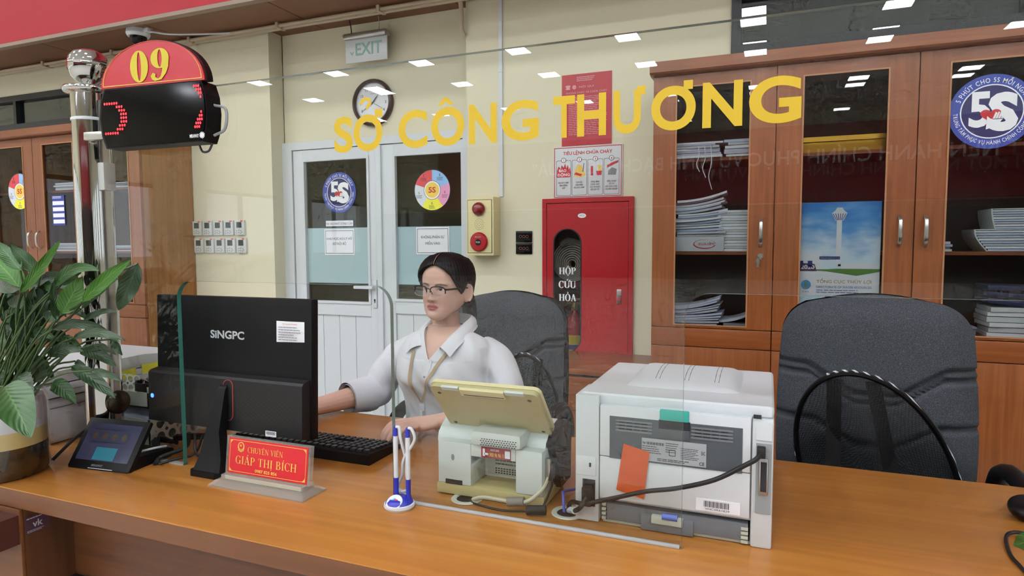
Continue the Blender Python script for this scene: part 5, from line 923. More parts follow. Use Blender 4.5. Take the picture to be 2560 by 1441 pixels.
def chair(lab, loc, rz, w, top, da=0):
    t = thing('office_chair', lab, 'chair', loc, rz, 'grey fabric office chairs'); H = top - .47; hw = w / 2
    def seam(x, z0, dz, ins, outs):
        a = abs(x); return z0 + dz * min(1, max(0, (a - ins) / (outs - ins)))
    def half(v):
        k = hw * (.95 + .05 * math.sin(PI * min(1, v * 1.1))); rc = .105; dz = H * (1 - v)
        if dz < rc: k = k - rc + math.sqrt(max(0, rc * rc - (rc - dz) ** 2))
        if v < .06: k *= (1 - ((.06 - v) / .06) ** 2 * .12)
        return k
    def front(u, v):
        v = 1 - (1 - v) ** 1.25
        x = (2 * u - 1); z = .47 + H * v; X = x * half(v)
        z -= .018 * x * x * max(0, (v - .7) / .3)
        e = (1 - abs(x) ** 6) * (1 - max(0, (v - .86) / .14) ** 2.5) * (1 if v > .02 else .3)
        zr = z - .47
        g = 0
        for s in (seam(X, H * .60, .075, .055, .17), seam(X, H * .565, .075, .05, .165), seam(X, H * .40, .06, .05, .15), seam(X, H * .16, .05, .05, .17)): g += math.exp(-((zr - s) / .0055) ** 2)
        y = .27 - .055 * e - .02 * x * x * -1 * .0 + .026 * min(g, 1.2) - .018 * math.sin(PI * min(1, zr / H)) + .05 * (v - .35) - .012 * math.exp(-((zr - H * .36) / .12) ** 2)
        return (X, y, z)
    bk = MB().grid(front, 44, 90); n0 = len(bk.v)
    def rear(u, v):
        X, y, z = front(u, v); v = 1 - (1 - v) ** 1.25; x = 2 * u - 1; return (X, .33 + .05 * (v - .35) + .03 * (1 - x * x) * (1 - max(0, (v - .9) / .1) ** 2), z)
    obj('backrest', bk, 'grey_fabric', t, 180); obj('back_shell', MB().grid(rear, 20, 30), 'black_plastic', t, 180)
    rim = [front(0, v / 40) for v in range(41)] + [front(u / 20, 1) for u in range(1, 20)] + [front(1, 1 - v / 40) for v in range(41)]
    obj('edge_band', MB().tube([(a * .97, b + .045, c - .012 * (c > 1.0)) for a, b, c in rim], .012, 8, flat=.7), 'black_plastic', t, 60)
    obj('seat', MB().box(-hw * .98, hw * .98, -.25, .26, .40, .49, .035, seg=4), 'grey_fabric', t); obj('seat_shell', MB().box(-hw * .9, hw * .9, -.22, .25, .375, .40, .005), 'black_plastic', t)
    for s in (-1, 1):
        x = s * (hw + .028); pts = [(x - s * .02, .18, .44), (x, .2, .56), (x, .19, .68 + da), (x, .12, .735 + da), (x, 0, .748 + da), (x, -.10, .74 + da), (x, -.16, .70 + da), (x, -.165, .6 + da), (x, -.12, .5), (x - s * .02, -.08, .44)]
        a = obj('armrest', MB().tube(bez(pts, 40), .024, 10, flat=.8), 'black_plastic', t, 60)
    obj('gas_column', MB().lathe([(.03, .1), (.03, .22), (.02, .22), (.02, .38)], 16), 'black_plastic', t)
    for k in range(5):
        a = 2 * PI * k / 5 + .3; c, s = math.cos(a), math.sin(a); lg = obj('base_leg', MB().tube([(0, 0, .12), (.15 * c, .15 * s, .11), (.29 * c, .29 * s, .08)], [.03, .025, .018], 8), 'black_plastic', t); obj('caster', MB().lathe([(0, -.012), (.026, -.012), (.028, 0), (.026, .012), (0, .012)], 14, c=(.29 * c, .29 * s, .0285), ax='x'), 'black_rubber', lg)
    return t
chair('empty grey fabric office chair behind the laser printer', (.272, 1.775, 0), math.radians(-2), .50, 1.152)
chair('grey fabric office chair the clerk is sitting on', (-.932, 2.03, 0), math.radians(3), .47, 1.115, -.02)
# lumbar supports of black mesh
mesh_m = bpy.data.materials.new('black_mesh'); mesh_m.use_nodes = True; nt = mesh_m.node_tree; p_ = nt.nodes['Principled BSDF']; p_.inputs['Base Color'].default_value = lin('#0c0c0e'); p_.inputs['Roughness'].default_value = .7
tc = nt.nodes.new('ShaderNodeTexCoord'); mp_ = nt.nodes.new('ShaderNodeMapping'); mp_.inputs['Scale'].default_value = (260, 260, 260); mp_.inputs['Rotation'].default_value = (0, math.radians(45), 0); ck = nt.nodes.new('ShaderNodeTexChecker'); ck.inputs['Scale'].default_value = 1.0; ck.inputs[1].default_value = (.8, .8, .8, 1); ck.inputs[2].default_value = (.12, .12, .12, 1)
nt.links.new(tc.outputs['Object'], mp_.inputs['Vector']); nt.links.new(mp_.outputs['Vector'], ck.inputs['Vector']); nt.links.new(ck.outputs['Color'], p_.inputs['Alpha']); MATS['black_mesh'] = mesh_m
m_, nt, p_ = _new('striped_cord'); tc = nt.nodes.new('ShaderNodeTexCoord'); wv = nt.nodes.new('ShaderNodeTexWave'); wv.bands_direction = 'DIAGONAL'; wv.inputs['Scale'].default_value = 26; rp_ = nt.nodes.new('ShaderNodeValToRGB'); rp_.color_ramp.interpolation = 'CONSTANT'; rp_.color_ramp.elements[0].color = lin('#0d0d0f'); rp_.color_ramp.elements[1].position = .72; rp_.color_ramp.elements[1].color = lin('#b9bbc0'); nt.links.new(tc.outputs['Object'], wv.inputs['Vector']); nt.links.new(wv.outputs['Fac'], rp_.inputs['Fac']); nt.links.new(rp_.outputs['Color'], p_.inputs['Base Color']); MATS['striped_cord'] = m_
def lumbar(lab, loc, rz, hw, H, skew):
    t = thing('lumbar_support', lab, 'lumbar support', loc, rz, 'mesh lumbar supports')
    def P(a, k=1.0): return (hw * math.cos(a) * k + skew * math.sin(a) * k, -.03 - .045 * math.sin(a) * 1.0 + .05 * math.cos(a) ** 2, H * math.sin(a) * k)
    arc = [P(PI * (1.06 * i / 40 - .03)) for i in range(41)]
    obj('rim', MB().tube(arc, .0075, 8), 'black_plastic', t); obj('piping', MB().tube([P(PI * (.62 * i / 40 - .02), 1.02) for i in range(41)], .0052, 6), 'striped_cord', t); obj('piping', MB().tube([P(PI * (.93 + .1 * i / 10), 1.02) for i in range(11)], .0052, 6), 'striped_cord', t)
    obj('mesh_panel', MB().grid(lambda u, v: (lambda q: (q[0], q[1] - .02 * math.sin(PI * v) * math.sin(PI * u), q[2]))(P(PI * u, v)), 32, 8), 'black_mesh', t, 180)
    for x0, x1 in ((-.04, -.11), (.05, .035)): obj('strap', MB().grid(lambda u, v: (x0 + (x1 - x0) * v + .018 * (2 * u - 1) + skew * (1 - v), -.062 + .02 * v + .004 * math.sin(PI * u), H * (.93 - .95 * v)), 3, 8), mat('strap_black', '#0e0e10', .7), t, 60)
lumbar('black mesh lumbar support leaning on the empty grey chair', (.287, 1.945, .662), math.radians(-2), .19, .295, -.075)
lumbar('black mesh lumbar support on the clerk\'s chair', (-.80, 2.17, .70), math.radians(3), .10, .21, .0)
# ================================================================== vase and plant
t = thing('plant_vase', 'round glass vase with a cream band and dark water', 'vase', (-1.684, .935, DESK)); VR = .094
obj('glass_wall', MB().lathe([(VR * .96, .001), (VR, .006), (VR, .165), (VR * 1.0, .18), (VR * .93, .193), (VR * .97, .2), (VR * .98, .203), (VR * .95, .203)], 48), 'clear_plastic', t, 60)
obj('root_water', MB().lathe([(0, .003), (VR * .93, .003), (VR * .955, .01), (VR * .955, .075), (0, .075)], 40), mat('root_brown', '#1d160d', .25, nz=(26, .16, '#4a3416')), t, 60)
obj('cream_band', MB().lathe([(VR * .955, .074), (VR * .956, .112)], 40), mat('band_cream', '#c2ae72', .5), t, 180); obj('inner_pot', MB().lathe([(VR * .955, .112), (VR * .955, .165), (VR * .9, .185), (VR * .86, .185), (VR * .86, .12), (0, .12)], 40), mat('pot_white', '#c4c5c9', .3), t, 60)
def leafmat(name, c1, c2):
    m, nt, p = _new(name); L = nt.links.new; uv = nt.nodes.new('ShaderNodeUVMap'); uv.uv_map = 'leaf'; sx = nt.nodes.new('ShaderNodeSeparateXYZ'); L(uv.outputs['UV'], sx.inputs[0])
    ab = nt.nodes.new('ShaderNodeMath'); ab.operation = 'SUBTRACT'; ab.inputs[1].default_value = .5; L(sx.outputs['X'], ab.inputs[0]); a2 = nt.nodes.new('ShaderNodeMath'); a2.operation = 'ABSOLUTE'; L(ab.outputs[0], a2.inputs[0])
    s1 = nt.nodes.new('ShaderNodeMath'); s1.operation = 'MULTIPLY_ADD'; s1.inputs[1].default_value = -.55; L(a2.outputs[0], s1.inputs[0]); L(sx.outputs['Y'], s1.inputs[2]); s2 = nt.nodes.new('ShaderNodeMath'); s2.operation = 'MULTIPLY'; s2.inputs[1].default_value = 62; L(s1.outputs[0], s2.inputs[0]); s3 = nt.nodes.new('ShaderNodeMath'); s3.operation = 'SINE'; L(s2.outputs[0], s3.inputs[0])
    mr = nt.nodes.new('ShaderNodeMapRange'); mr.inputs[1].default_value = .55; mr.inputs[2].default_value = 1; L(s3.outputs[0], mr.inputs[0])
    mid = nt.nodes.new('ShaderNodeMapRange'); mid.inputs[1].default_value = .0; mid.inputs[2].default_value = .035; mid.inputs[3].default_value = 1; mid.inputs[4].default_value = 0; L(a2.outputs[0], mid.inputs[0]); mxm = nt.nodes.new('ShaderNodeMath'); mxm.operation = 'MULTIPLY_ADD'; mxm.inputs[1].default_value = .14; L(mr.outputs[0], mxm.inputs[0]); L(mid.outputs[0], mxm.inputs[2])
    oi = nt.nodes.new('ShaderNodeObjectInfo'); hs = nt.nodes.new('ShaderNodeMapRange'); hs.inputs[3].default_value = .72; hs.inputs[4].default_value = 1.3; L(oi.outputs['Random'], hs.inputs[0])
    mx = nt.nodes.new('ShaderNodeMixRGB'); mx.inputs[1].default_value = lin(c1); mx.inputs[2].default_value = lin(c2); L(mxm.outputs[0], mx.inputs[0]); hv = nt.nodes.new('ShaderNodeHueSaturation'); L(mx.outputs[0], hv.inputs['Color']); L(hs.outputs[0], hv.inputs['Value']); L(hv.outputs[0], p.inputs['Base Color'])
    p.inputs['Roughness'].default_value = .38; b = nt.nodes.new('ShaderNodeBump'); b.inputs['Strength'].default_value = .22; b.inputs['Distance'].default_value = .0012; L(s3.outputs[0], b.inputs['Height']); L(b.outputs['Normal'], p.inputs['Normal']); MATS[name] = m
leafmat('leaf_dark', '#1d3519', '#3a5a35'); leafmat('leaf_mid', '#2b5220', '#527a3e'); leafmat('leaf_bright', '#3c701c', '#689638'); mat('stem_green', '#34491c', .5)
def at(px, py, Y):
    d = _F + _R * ((px - 1280) / 1600) - _U * ((py - 720.5) / 1600); return Vector((0, 0, CAMZ)) + d * (Y / d.y)
pl = thing('peace_lily', 'leafy green peace lily growing out of the glass vase', 'plant', (-1.684, .935, DESK + .12)); PO = Vector((-1.684, .935, DESK + .12))
def leaf_(c, Yb, Yt, col, arch, seed, roll=0.0):
    """c: base x,y, tip x,y, width in picture pixels"""
    r = random.Random(seed); B = at(c[0], c[1], Yb); T_ = at(c[2], c[3], Yt); dirv = (T_ - B); px = (B - Vector((0, 0, CAMZ))).dot(_F) / 1600; Wd = c[4] * px / 2
    up = Vector((0, 0, 1)); Mid = (B + T_) / 2 + up * arch * px + Vector((.3, -.9, 0)) * abs(arch) * px * .35
    nt_, nu = 14, 6; pts = []
    for i in range(nt_ + 1):
        s = i / nt_; C_ = B * (1 - s) ** 2 + Mid * 2 * s * (1 - s) + T_ * s * s; tg = ((Mid - B) * (1 - s) + (T_ - Mid) * s).normalized(); vw = (C_ - Vector((0, 0, CAMZ))).normalized()
        sd = tg.cross(vw).normalized(); nr = sd.cross(tg).normalized()
        if nr.dot(vw) > 0: nr = -nr
        q = roll; sd2 = sd * math.cos(q) + nr * math.sin(q); n2 = nr * math.cos(q) - sd * math.sin(q)
        wd = Wd * (math.sin(PI * min(1, s ** .78)) ** .75) * (1 if s < .97 else .4) + .0006; row = []
        for j in range(nu + 1):
            e = 2 * j / nu - 1; row.append(C_ + sd2 * (e * wd) + n2 * (abs(e) ** 1.4 * wd * .28 + .0025 * math.sin(s * 13 + seed) * abs(e)) - PO)
        pts.append(row)
    mb = MB(); mb.v = [tuple(p) for row in pts for p in row]; k = nu + 1; mb.f = [(i * k + j, i * k + j + 1, (i + 1) * k + j + 1, (i + 1) * k + j) for i in range(nt_) for j in range(nu)]; mb.m = [0] * len(mb.f)
    me = bpy.data.meshes.new('leaf'); me.from_pydata(mb.v, [], mb.f); me.materials.append(M(col)); me.polygons.foreach_set('use_smooth', [True] * len(me.polygons)); uvl = me.uv_layers.new(name='leaf')
    for l in me.loops: i, j = divmod(l.vertex_index, k); uvl.data[l.index].uv = (j / nu, i / nt_)
    o = bpy.data.objects.new('leaf', me); COL.objects.link(o); o.parent = pl
    s0 = Vector((r.uniform(-.045, .045), r.uniform(-.045, .045), .0)); b = B - PO; tg = (Mid - B).normalized(); mid = (s0 + b) / 2 + Vector((-.1 * (b.x - s0.x), -.0, .12 * abs(b.z) + .015)); ctrl = b - tg * .03
    obj('stem', MB().tube(bez([s0, (s0 * .55 + mid * .45), mid * .5 + ctrl * .5, b], 14), [.0028] * 13 + [.0018] * 4 if False else .0023, 5), 'stem_green', pl)
K = 1 / 3.4306
def c7(a, b, c, d, w): return (a * K, 580 + b * K, c * K, 580 + d * K, w * K)
LV = [((178, 520, 520, 70, 80), 'b', -20, 0), ((345, 380, 85, 108, 110), 'm', 10, .2), ((175, 330, -20, 95, 120), 'm', 10, 0), ((185, 505, -40, 250, 190), 'b', 60, 0), ((75, 490, 82, 835, 150), 'd', 0, 0), ((355, 550, 190, 875, 150), 'd', 0, .2), ((210, 490, 540, 340, 75), 'd', 10, .5),
      ((470, 470, 862, 335, 90), 'm', 170, 0), ((535, 700, 700, 385, 165), 'b', -10, .1), ((708, 600, 1128, 238, 105), 'b', 40, 0), ((695, 660, 1018, 395, 65), 'm', 40, .3), ((1183, 275, 1012, 675, 150), 'd', -30, 0), ((725, 760, 1005, 685, 55), 'd', 60, .4), ((455, 835, 930, 850, 85), 'd', 120, .3), ((640, 910, 1082, 940, 80), 'd', 110, .3),
      ((205, 905, 505, 940, 90), 'm', 130, .2), ((512, 905, 705, 1010, 80), 'm', 30, .2), ((430, 1085, 705, 1025, 110), 'd', 110, .3), ((690, 1010, 995, 1155, 110), 'd', 70, .2), ((265, 1080, 465, 1262, 100), 'm', 50, .1), ((625, 1155, 992, 1432, 115), 'd', 60, .1), ((790, 1190, 1052, 1285, 60), 'd', 40, .2), ((445, 1300, 656, 1480, 130), 'm', 90, .1), ((150, 1225, 280, 1385, 150), 'd', 0, .1),
      ((-40, 930, 95, 1010, 120), 'b', 20, .2), ((100, 950, 330, 950, 70), 'd', 60, .4), ((320, 480, 385, 760, 90), 'd', -10, .4), ((480, 760, 450, 430, 80), 'd', 0, .5), ((400, 420, 440, 545, 60), 'm', 0, .3), ((300, 640, 420, 420, 120), 'd', 10, .4), ((620, 340, 720, 310, 70), 'm', 30, .2), ((520, 460, 700, 350, 90), 'm', 60, .3), ((120, 700, 160, 990, 90), 'd', 0, .5),
      ((380, 720, 530, 780, 90), 'd', 40, .4), ((800, 970, 1000, 1060, 55), 'd', 30, .4), ((950, 920, 1048, 1060, 55), 'd', 20, .2), ((640, 1110, 745, 1180, 45), 'd', 20, .2), ((0, 1180, -20, 1330, 100), 'd', 10, .2), ((60, 1340, -10, 1200, 120), 'd', 0, .3), ((300, 1290, 380, 1130, 90), 'd', 0, .4), ((240, 720, 300, 470, 90), 'd', 0, .4), ((-30, 440, 175, 480, 100), 'd', -30, .4), ((30, 1000, -30, 860, 90), 'm', 10, .2)]
for i, (c, col, arch, roll) in enumerate(LV):
    r = random.Random(100 + i); Yb = .95 + r.uniform(-.02, .06); Yt = Yb + r.uniform(-.05, .04); leaf_(c7(*c), Yb, Yt, {'d': 'leaf_dark', 'm': 'leaf_mid', 'b': 'leaf_bright'}[col], arch * K, i, roll * (1 if i % 2 else -1))
rf = random.Random(77)
for i in range(26):     # inner leaves among the stems
    bx_, by_ = rf.uniform(-10, 185), rf.uniform(690, 935); an = rf.uniform(-.6, 3.6); ln = rf.uniform(60, 105); leaf_((bx_, by_, bx_ + ln * math.cos(an) * .8, by_ + ln * math.sin(an) * .7, rf.uniform(26, 42)), .99 + rf.uniform(0, .05), .98 + rf.uniform(0, .06), 'leaf_dark' if rf.random() < .75 else 'leaf_mid', 18, 400 + i, rf.uniform(-.5, .5))
leaf_((10, 968, 78, 1096, 88), .86, .80, 'leaf_mid', 35, 201); leaf_((-6, 975, 33, 1056, 50), .86, .82, 'leaf_mid', 12, 202)
# leaf tip of another plant at the picture's edge
t = thing('potted_plant', 'green leaf tip of a plant standing past the mouse lead', 'plant', (.56, 1.14, DESK)); PO = Vector((.56, 1.14, DESK)); pl = t
obj('pot', MB().lathe([(0, .0), (.05, 0), (.065, .10), (.07, .11), (.06, .11), (.055, .09), (0, .09)], 28).xf(Matrix.Translation((.06, 0, 0))), mat('pot_clay', '#7d5a45', .6), t)
leaf_((2610, 1350, 2533, 1365, 45), 1.12, 1.15, 'leaf_mid', 6, 301); leaf_((2640, 1330, 2600, 1240, 50), 1.12, 1.12, 'leaf_dark', 6, 302); leaf_((2650, 1330, 2700, 1230, 50), 1.12, 1.12, 'leaf_dark', 6, 303)
# ================================================================== the clerk
from mathutils.bvhtree import BVHTree
WO = Vector((-1.0, 1.90, 0))
person = thing('person', 'woman with glasses in a white shirt and tan lanyard working at the desk', 'person', WO)
HM = Matrix.Translation((.008, -.015, 1.056)) @ Matrix.Rotation(math.radians(-5), 4, 'Z') @ Matrix.Rotation(math.radians(2), 4, 'X') @ Matrix.Rotation(math.radians(2), 4, 'Y') @ Matrix.Scale(.965, 4)
def interp(tab, x):
    if x <= tab[0][0]: return tab[0][1:]
    for a, b in zip(tab, tab[1:]):
        if x <= b[0]:
            s = (x - a[0]) / (b[0] - a[0]); s = s * s * (3 - 2 * s) if False else s; return [p + (q - p) * s for p, q in zip(a[1:], b[1:])]
    return tab[-1][1:]
HT = [(0.0, .020, .066, .010), (.004, .031, .078, .02), (.012, .0435, .085, .03), (.022, .0535, .088, .042), (.035, .0615, .088, .055), (.05, .066, .0865, .066), (.07, .0695, .086, .08), (.09, .0712, .0855, .089), (.11, .0715, .086, .095), (.13, .0735, .087, .099), (.15, .0735, .085, .1), (.168, .071, .079, .098), (.185, .065, .069, .09), (.199, .055, .056, .077), (.210, .040, .041, .058), (.217, .024, .024, .036), (.2205, .008, .008, .012)]
def G(x, z, cx, cz, sx, sz): return math.exp(-((x - cx) / sx) ** 2 - ((z - cz) / sz) ** 2)
def head_pt(a, z, off=0.0, feat=True):
    """a: azimuth, 0 = face, +-pi = back of the head"""
    w, f, b = interp(HT, z); n = 2.25; s, c = math.sin(a), math.cos(a); d = f if c > 0 else b
    k = (abs(s) ** n + abs(c) ** n) ** (-1 / n); x = (w + off) * s * k; y = -(d + off) * c * k
    if feat and c > 0:
        fw = min(1, c * 2.2); ax = abs(x)
        zz = (z - .074) / (.112 - .074)
        if -.35 < zz < 1.35: y -= fw * math.exp(-(x / (.0078 + .003 * max(0, 1 - zz))) ** 2) * (.0205 * max(0, 1 - max(0, zz) * .78) if zz > 0 else .0205 * max(0, 1 + zz * 3.2))
        y -= fw * (.0035 * G(x, z, 0, .0785, .009, .006) + .0075 * G(ax, z, .0125, .0745, .0055, .0055))
        y += fw * (.0068 * G(ax, z, .031, .109, .017, .0095) - .0026 * G(ax, z, .031, .1075, .013, .0055))
        y -= fw * (.0025 * G(ax, z, .028, .125, .018, .006) + .0035 * G(ax, z, .040, .074, .017, .017) + .004 * G(x, z, 0, .015, .017, .010))
        y -= fw * (.0052 * G(x, z, 0, .0535, .016, .0042) + .0058 * G(x, z, 0, .0435, .014, .0042)); y += fw * (.0036 * G(x, z, 0, .0485, .02, .0016) + .003 * G(x, z, 0, .0345, .016, .004) + .0012 * G(x, z, 0, .063, .003, .005))
    if z < .065: z = z + (1 - z / .065) * max(0, y + .058) * .45
    return Vector((x, y, z))
def lerp_pts(n, f): return [f(i / (n - 1)) for i in range(n)]
hb = MB(); NZ, NA = 90, 96; zs = [.2205 * (1 - math.cos(PI * i / (NZ - 1) * .5 - 0) if False else i / (NZ - 1)) for i in range(NZ)]
vs = [HM @ head_pt(2 * PI * j / NA - PI, z) for z in zs for j in range(NA)]; fs = [(i * NA + j, i * NA + (j + 1) % NA, (i + 1) * NA + (j + 1) % NA, (i + 1) * NA + j) for i in range(NZ - 1) for j in range(NA)] + [list(range(NA - 1, -1, -1)), list(range((NZ - 1) * NA, NZ * NA))]
body = MB(); body.add(vs, fs)
for s in (-1, 1):   # ears
    e0 = len(body.v); body.ell((0, 0, 0), (.007, .0165, .030), 14, 10); rim = [(.004, .0155 * math.cos(q) + .002, .029 * math.sin(q) + .002) for q in [2 * PI * i / 20 - 1.2 for i in range(18)]]; body.tube(rim, .0042, 6)
    body.xf(HM @ Matrix.Translation((s * .0755, .014, .088)) @ Matrix.Rotation(math.radians(-12), 4, 'X') @ Matrix.Rotation(-s * math.radians(30), 4, 'Z') @ Matrix.Scale(s, 4, (1, 0, 0)), e0)
# neck, trunk, arms (all one skin after the remesh)
body.tube(bez([(0, .02, .88), (-.004, .022, .95), (-.008, .022, 1.0), (-.01, .012, 1.06), (-.012, .01, 1.10)], 14), [.075, .066, .059, .054, .051, .049, .048, .047, .047, .047, .047, .048, .049, .051, .053, .054, .054][:len(bez([(0, .02, .88), (-.004, .022, .95), (-.008, .022, 1.0), (-.01, .012, 1.06), (-.012, .01, 1.10)], 14))], 20)
TS = [(.44, .165, .10, .105), (.55, .160, .11, .10), (.64, .148, .112, .09), (.74, .146, .116, .085), (.81, .154, .130, .085), (.865, .163, .145, .085), (.91, .168, .138, .084), (.948, .170, .118, .08), (.973, .163, .098, .074), (.992, .142, .083, .066), (1.007, .112, .072, .060), (1.020, .082, .062, .056), (1.030, .066, .052, .054)]
TY = math.radians(-6)
def trunk(mb, inset, z0=.44, z1=1.030, n=30):
    o = len(mb.v); N = 44; Z_ = [z0 + (z1 - z0) * i / (n - 1) for i in range(n)]
    for z in Z_:
        w, f, b = interp(TS, z)
        for j in range(N):
            a = 2 * PI * j / N; s, c = math.sin(a), math.cos(a); k = (abs(s) ** 2.3 + abs(c) ** 2.3) ** (-1 / 2.3); d = f if c > 0 else b
            x = (w - inset) * s * k; y = -(d - inset) * c * k
            if c > 0: y -= .016 * G(abs(x), z, .072, .865, .05, .042)
            mb.v.append((x, y + .0, z))
    mb.f += [[o + i * N + j, o + i * N + (j + 1) % N, o + (i + 1) * N + (j + 1) % N, o + (i + 1) * N + j] for i in range(n - 1) for j in range(N)] + [[o + j for j in range(N - 1, -1, -1)], [o + (n - 1) * N + j for j in range(N)]]; mb.m += [0] * ((n - 1) * N + 2); mb.xf(Matrix.Rotation(TY, 4, 'Z'), o); return mb
trunk(body, .009)
RA = [(-.11, .005, .950), (-.168, -.006, .922), (-.218, -.035, .855), (-.238, -.062, .80), (-.265, -.14, .797), (-.302, -.245, .792), (-.325, -.305, .790)]
LA = [(.11, .03, .950), (.168, .026, .922), (.208, .008, .86), (.218, -.03, .80), (.20, -.13, .79), (.168, -.25, .792), (.142, -.33, .797)]
ar = [.034, .038, .040, .038, .037, .030, .025]
def sm(pts, rs, n):
    p = bez(pts, n); k = len(p); q = []
    for i in range(k): s = i / (k - 1) * (len(rs) - 1); a = int(min(s, len(rs) - 2)); q.append(rs[a] + (rs[a + 1] - rs[a]) * (s - a))
    return p, q
for A in (RA, LA): p, q = sm(A, ar, 36); body.tube(p, q, 16)
def hand(wr, d, l, z0, curl, sc=1.0):
    W_ = Vector(wr); d = Vector(d).normalized(); l = Vector(l).normalized(); up = Vector((0, 0, 1)); Mx = Matrix(((d.x, l.x, 0, 0), (d.y, l.y, 0, 0), (0, 0, 1, 0), (0, 0, 0, 1)))
    o = len(body.v); body.ell((.045, 0, .0), (.05, .038, .0165), 18, 12); body.ell((.075, -.0, .003), (.026, .038, .013), 16, 10); body.tube([(-.02, 0, 0), (.02, .0, 0), (.05, 0, 0)], [.024, .024, .024], 14, flat=.75); body.ell((.035, .026, -.003), (.03, .016, .014), 14, 10)
    for k, (off, ln, r) in enumerate(((.0285, .068, .0083), (.0095, .075, .0085), (-.0095, .070, .0082), (-.0275, .056, .0073))):
        sp = off * 1.0; p = [(.062, sp * .9, .003), (.085, sp, .005), (.085 + ln * .38, sp * 1.04, .0075 - .006 * curl), (.085 + ln * .66, sp * 1.05, .002 - .02 * curl), (.085 + ln * (.86 - .12 * curl), sp * 1.04, -.006 - .026 * curl)]
        pp, rr = sm(p, [r * 1.05, r * 1.1, r * 1.08, r, r * .8], 16); body.tube(pp, rr, 10); body.ell(p[-1], (r * .8, r * .8, r * .75), 10, 8)
    p = [(.012, .022, -.002), (.035, .04, -.004), (.062, .053, -.006), (.085, .055, -.010)]; pp, rr = sm(p, [.014, .0125, .0105, .0085], 12); body.tube(pp, rr, 10); body.ell(p[-1], (.0085, .0085, .008), 10, 8)
    body.xf(Matrix.Translation(W_ + Vector((0, 0, z0))) @ Mx @ Matrix.Scale(sc, 4), o)
hand(LA[-1], (-.57, -.82, -.0), (-.82, .57, 0), .006, .8, 1.1); hand(RA[-1], (.10, -.99, 0), (.99, .1, 0), .004, .55)
def remesh(mb, vox, it, name):
    me = bpy.data.meshes.new('tmp'); me.from_pydata(mb.v, [], mb.f); o = bpy.data.objects.new('tmp', me); COL.objects.link(o)
    bm = bmesh.new(); bm.from_mesh(me); bmesh.ops.recalc_face_normals(bm, faces=bm.faces); bm.to_mesh(me); bm.free()
    r = o.modifiers.new('r', 'REMESH'); r.mode = 'VOXEL'; r.voxel_size = vox
    s = o.modifiers.new('s', 'SMOOTH'); s.iterations = it; s.factor = .5
    dg = bpy.context.evaluated_depsgraph_get(); out = bpy.data.meshes.new_from_object(o.evaluated_get(dg)); bpy.data.objects.remove(o); bpy.data.meshes.remove(me); out.name = name
    out.polygons.foreach_set('use_smooth', [True] * len(out.polygons)); return out
bme = remesh(body, .0024, 2, 'body')
IH = HM.inverted()
m_, nt, p_ = _new('skin'); va = nt.nodes.new('ShaderNodeVertexColor'); va.layer_name = 'Tone'; nt.links.new(va.outputs['Color'], p_.inputs['Base Color']); p_.inputs['Roughness'].default_value = .48; p_.inputs['Specular IOR Level'].default_value = .35; p_.inputs['Subsurface Weight'].default_value = .12; p_.inputs['Subsurface Radius'].default_value = (.006, .003, .002); p_.inputs['Subsurface Scale'].default_value = 1; MATS['skin'] = m_
SK, LIP, NOS, BRW = Vector(lin('#cba392')[:3]), Vector(lin('#b0585a')[:3]), Vector(lin('#5d3a33')[:3]), Vector(lin('#7c5a56')[:3])
ca = bme.color_attributes.new('Tone', 'FLOAT_COLOR', 'POINT'); buf = []
for v in bme.vertices:
    c = SK
    if v.co.z > 1.03:
        h = IH @ v.co; ax = abs(h.x)
        if h.y < -.06 and h.z < .14:
            zc = .0482 + (ax / .024) ** 2 * -.0015; top_ = .0105 - .0025 * math.exp(-(h.x / .004) ** 2) ; dz = h.z - zc; lim = (top_ if dz > 0 else .0095) * max(0, 1 - (ax / .0228) ** 2) ** .7
            q = max(0, min(1, (lim - abs(dz)) / .002 + .5)) if lim > 0 else 0; c = c.lerp(LIP, q)
            if abs(dz) < .0011 and ax < .022: c = c.lerp(NOS, .75)
            q = G(ax, h.z, .0072, .0695, .0034, .0022); c = c.lerp(NOS, min(1, q * 1.3))
            q = G(ax, h.z, .036, .068, .02, .016); c = c.lerp(Vector(lin('#c98a7c')[:3]), q * .35)
    buf += [c.x, c.y, c.z, 1]
ca.data.foreach_set('color', buf); bme.materials.append(M('skin')); bo = bpy.data.objects.new('body', bme); COL.objects.link(bo); bo.parent = person
bvh = BVHTree.FromPolygons([v.co for v in bme.vertices], [list(p.vertices) for p in bme.polygons])
def face(x, z, off=.001):
    o = HM @ Vector((x, -.2, z)); d = (HM.to_3x3() @ Vector((0, 1, 0))).normalized(); h = bvh.ray_cast(o, d)
    p = IH @ h[0] if h[0] else Vector((x, -.08, z)); return Vector((x, p.y - off, z))
def on_face(fn, nu, nv, off):
    mb = MB(); mb.grid(lambda u, v: HM @ face(*fn(u, v), off), nu, nv); return mb
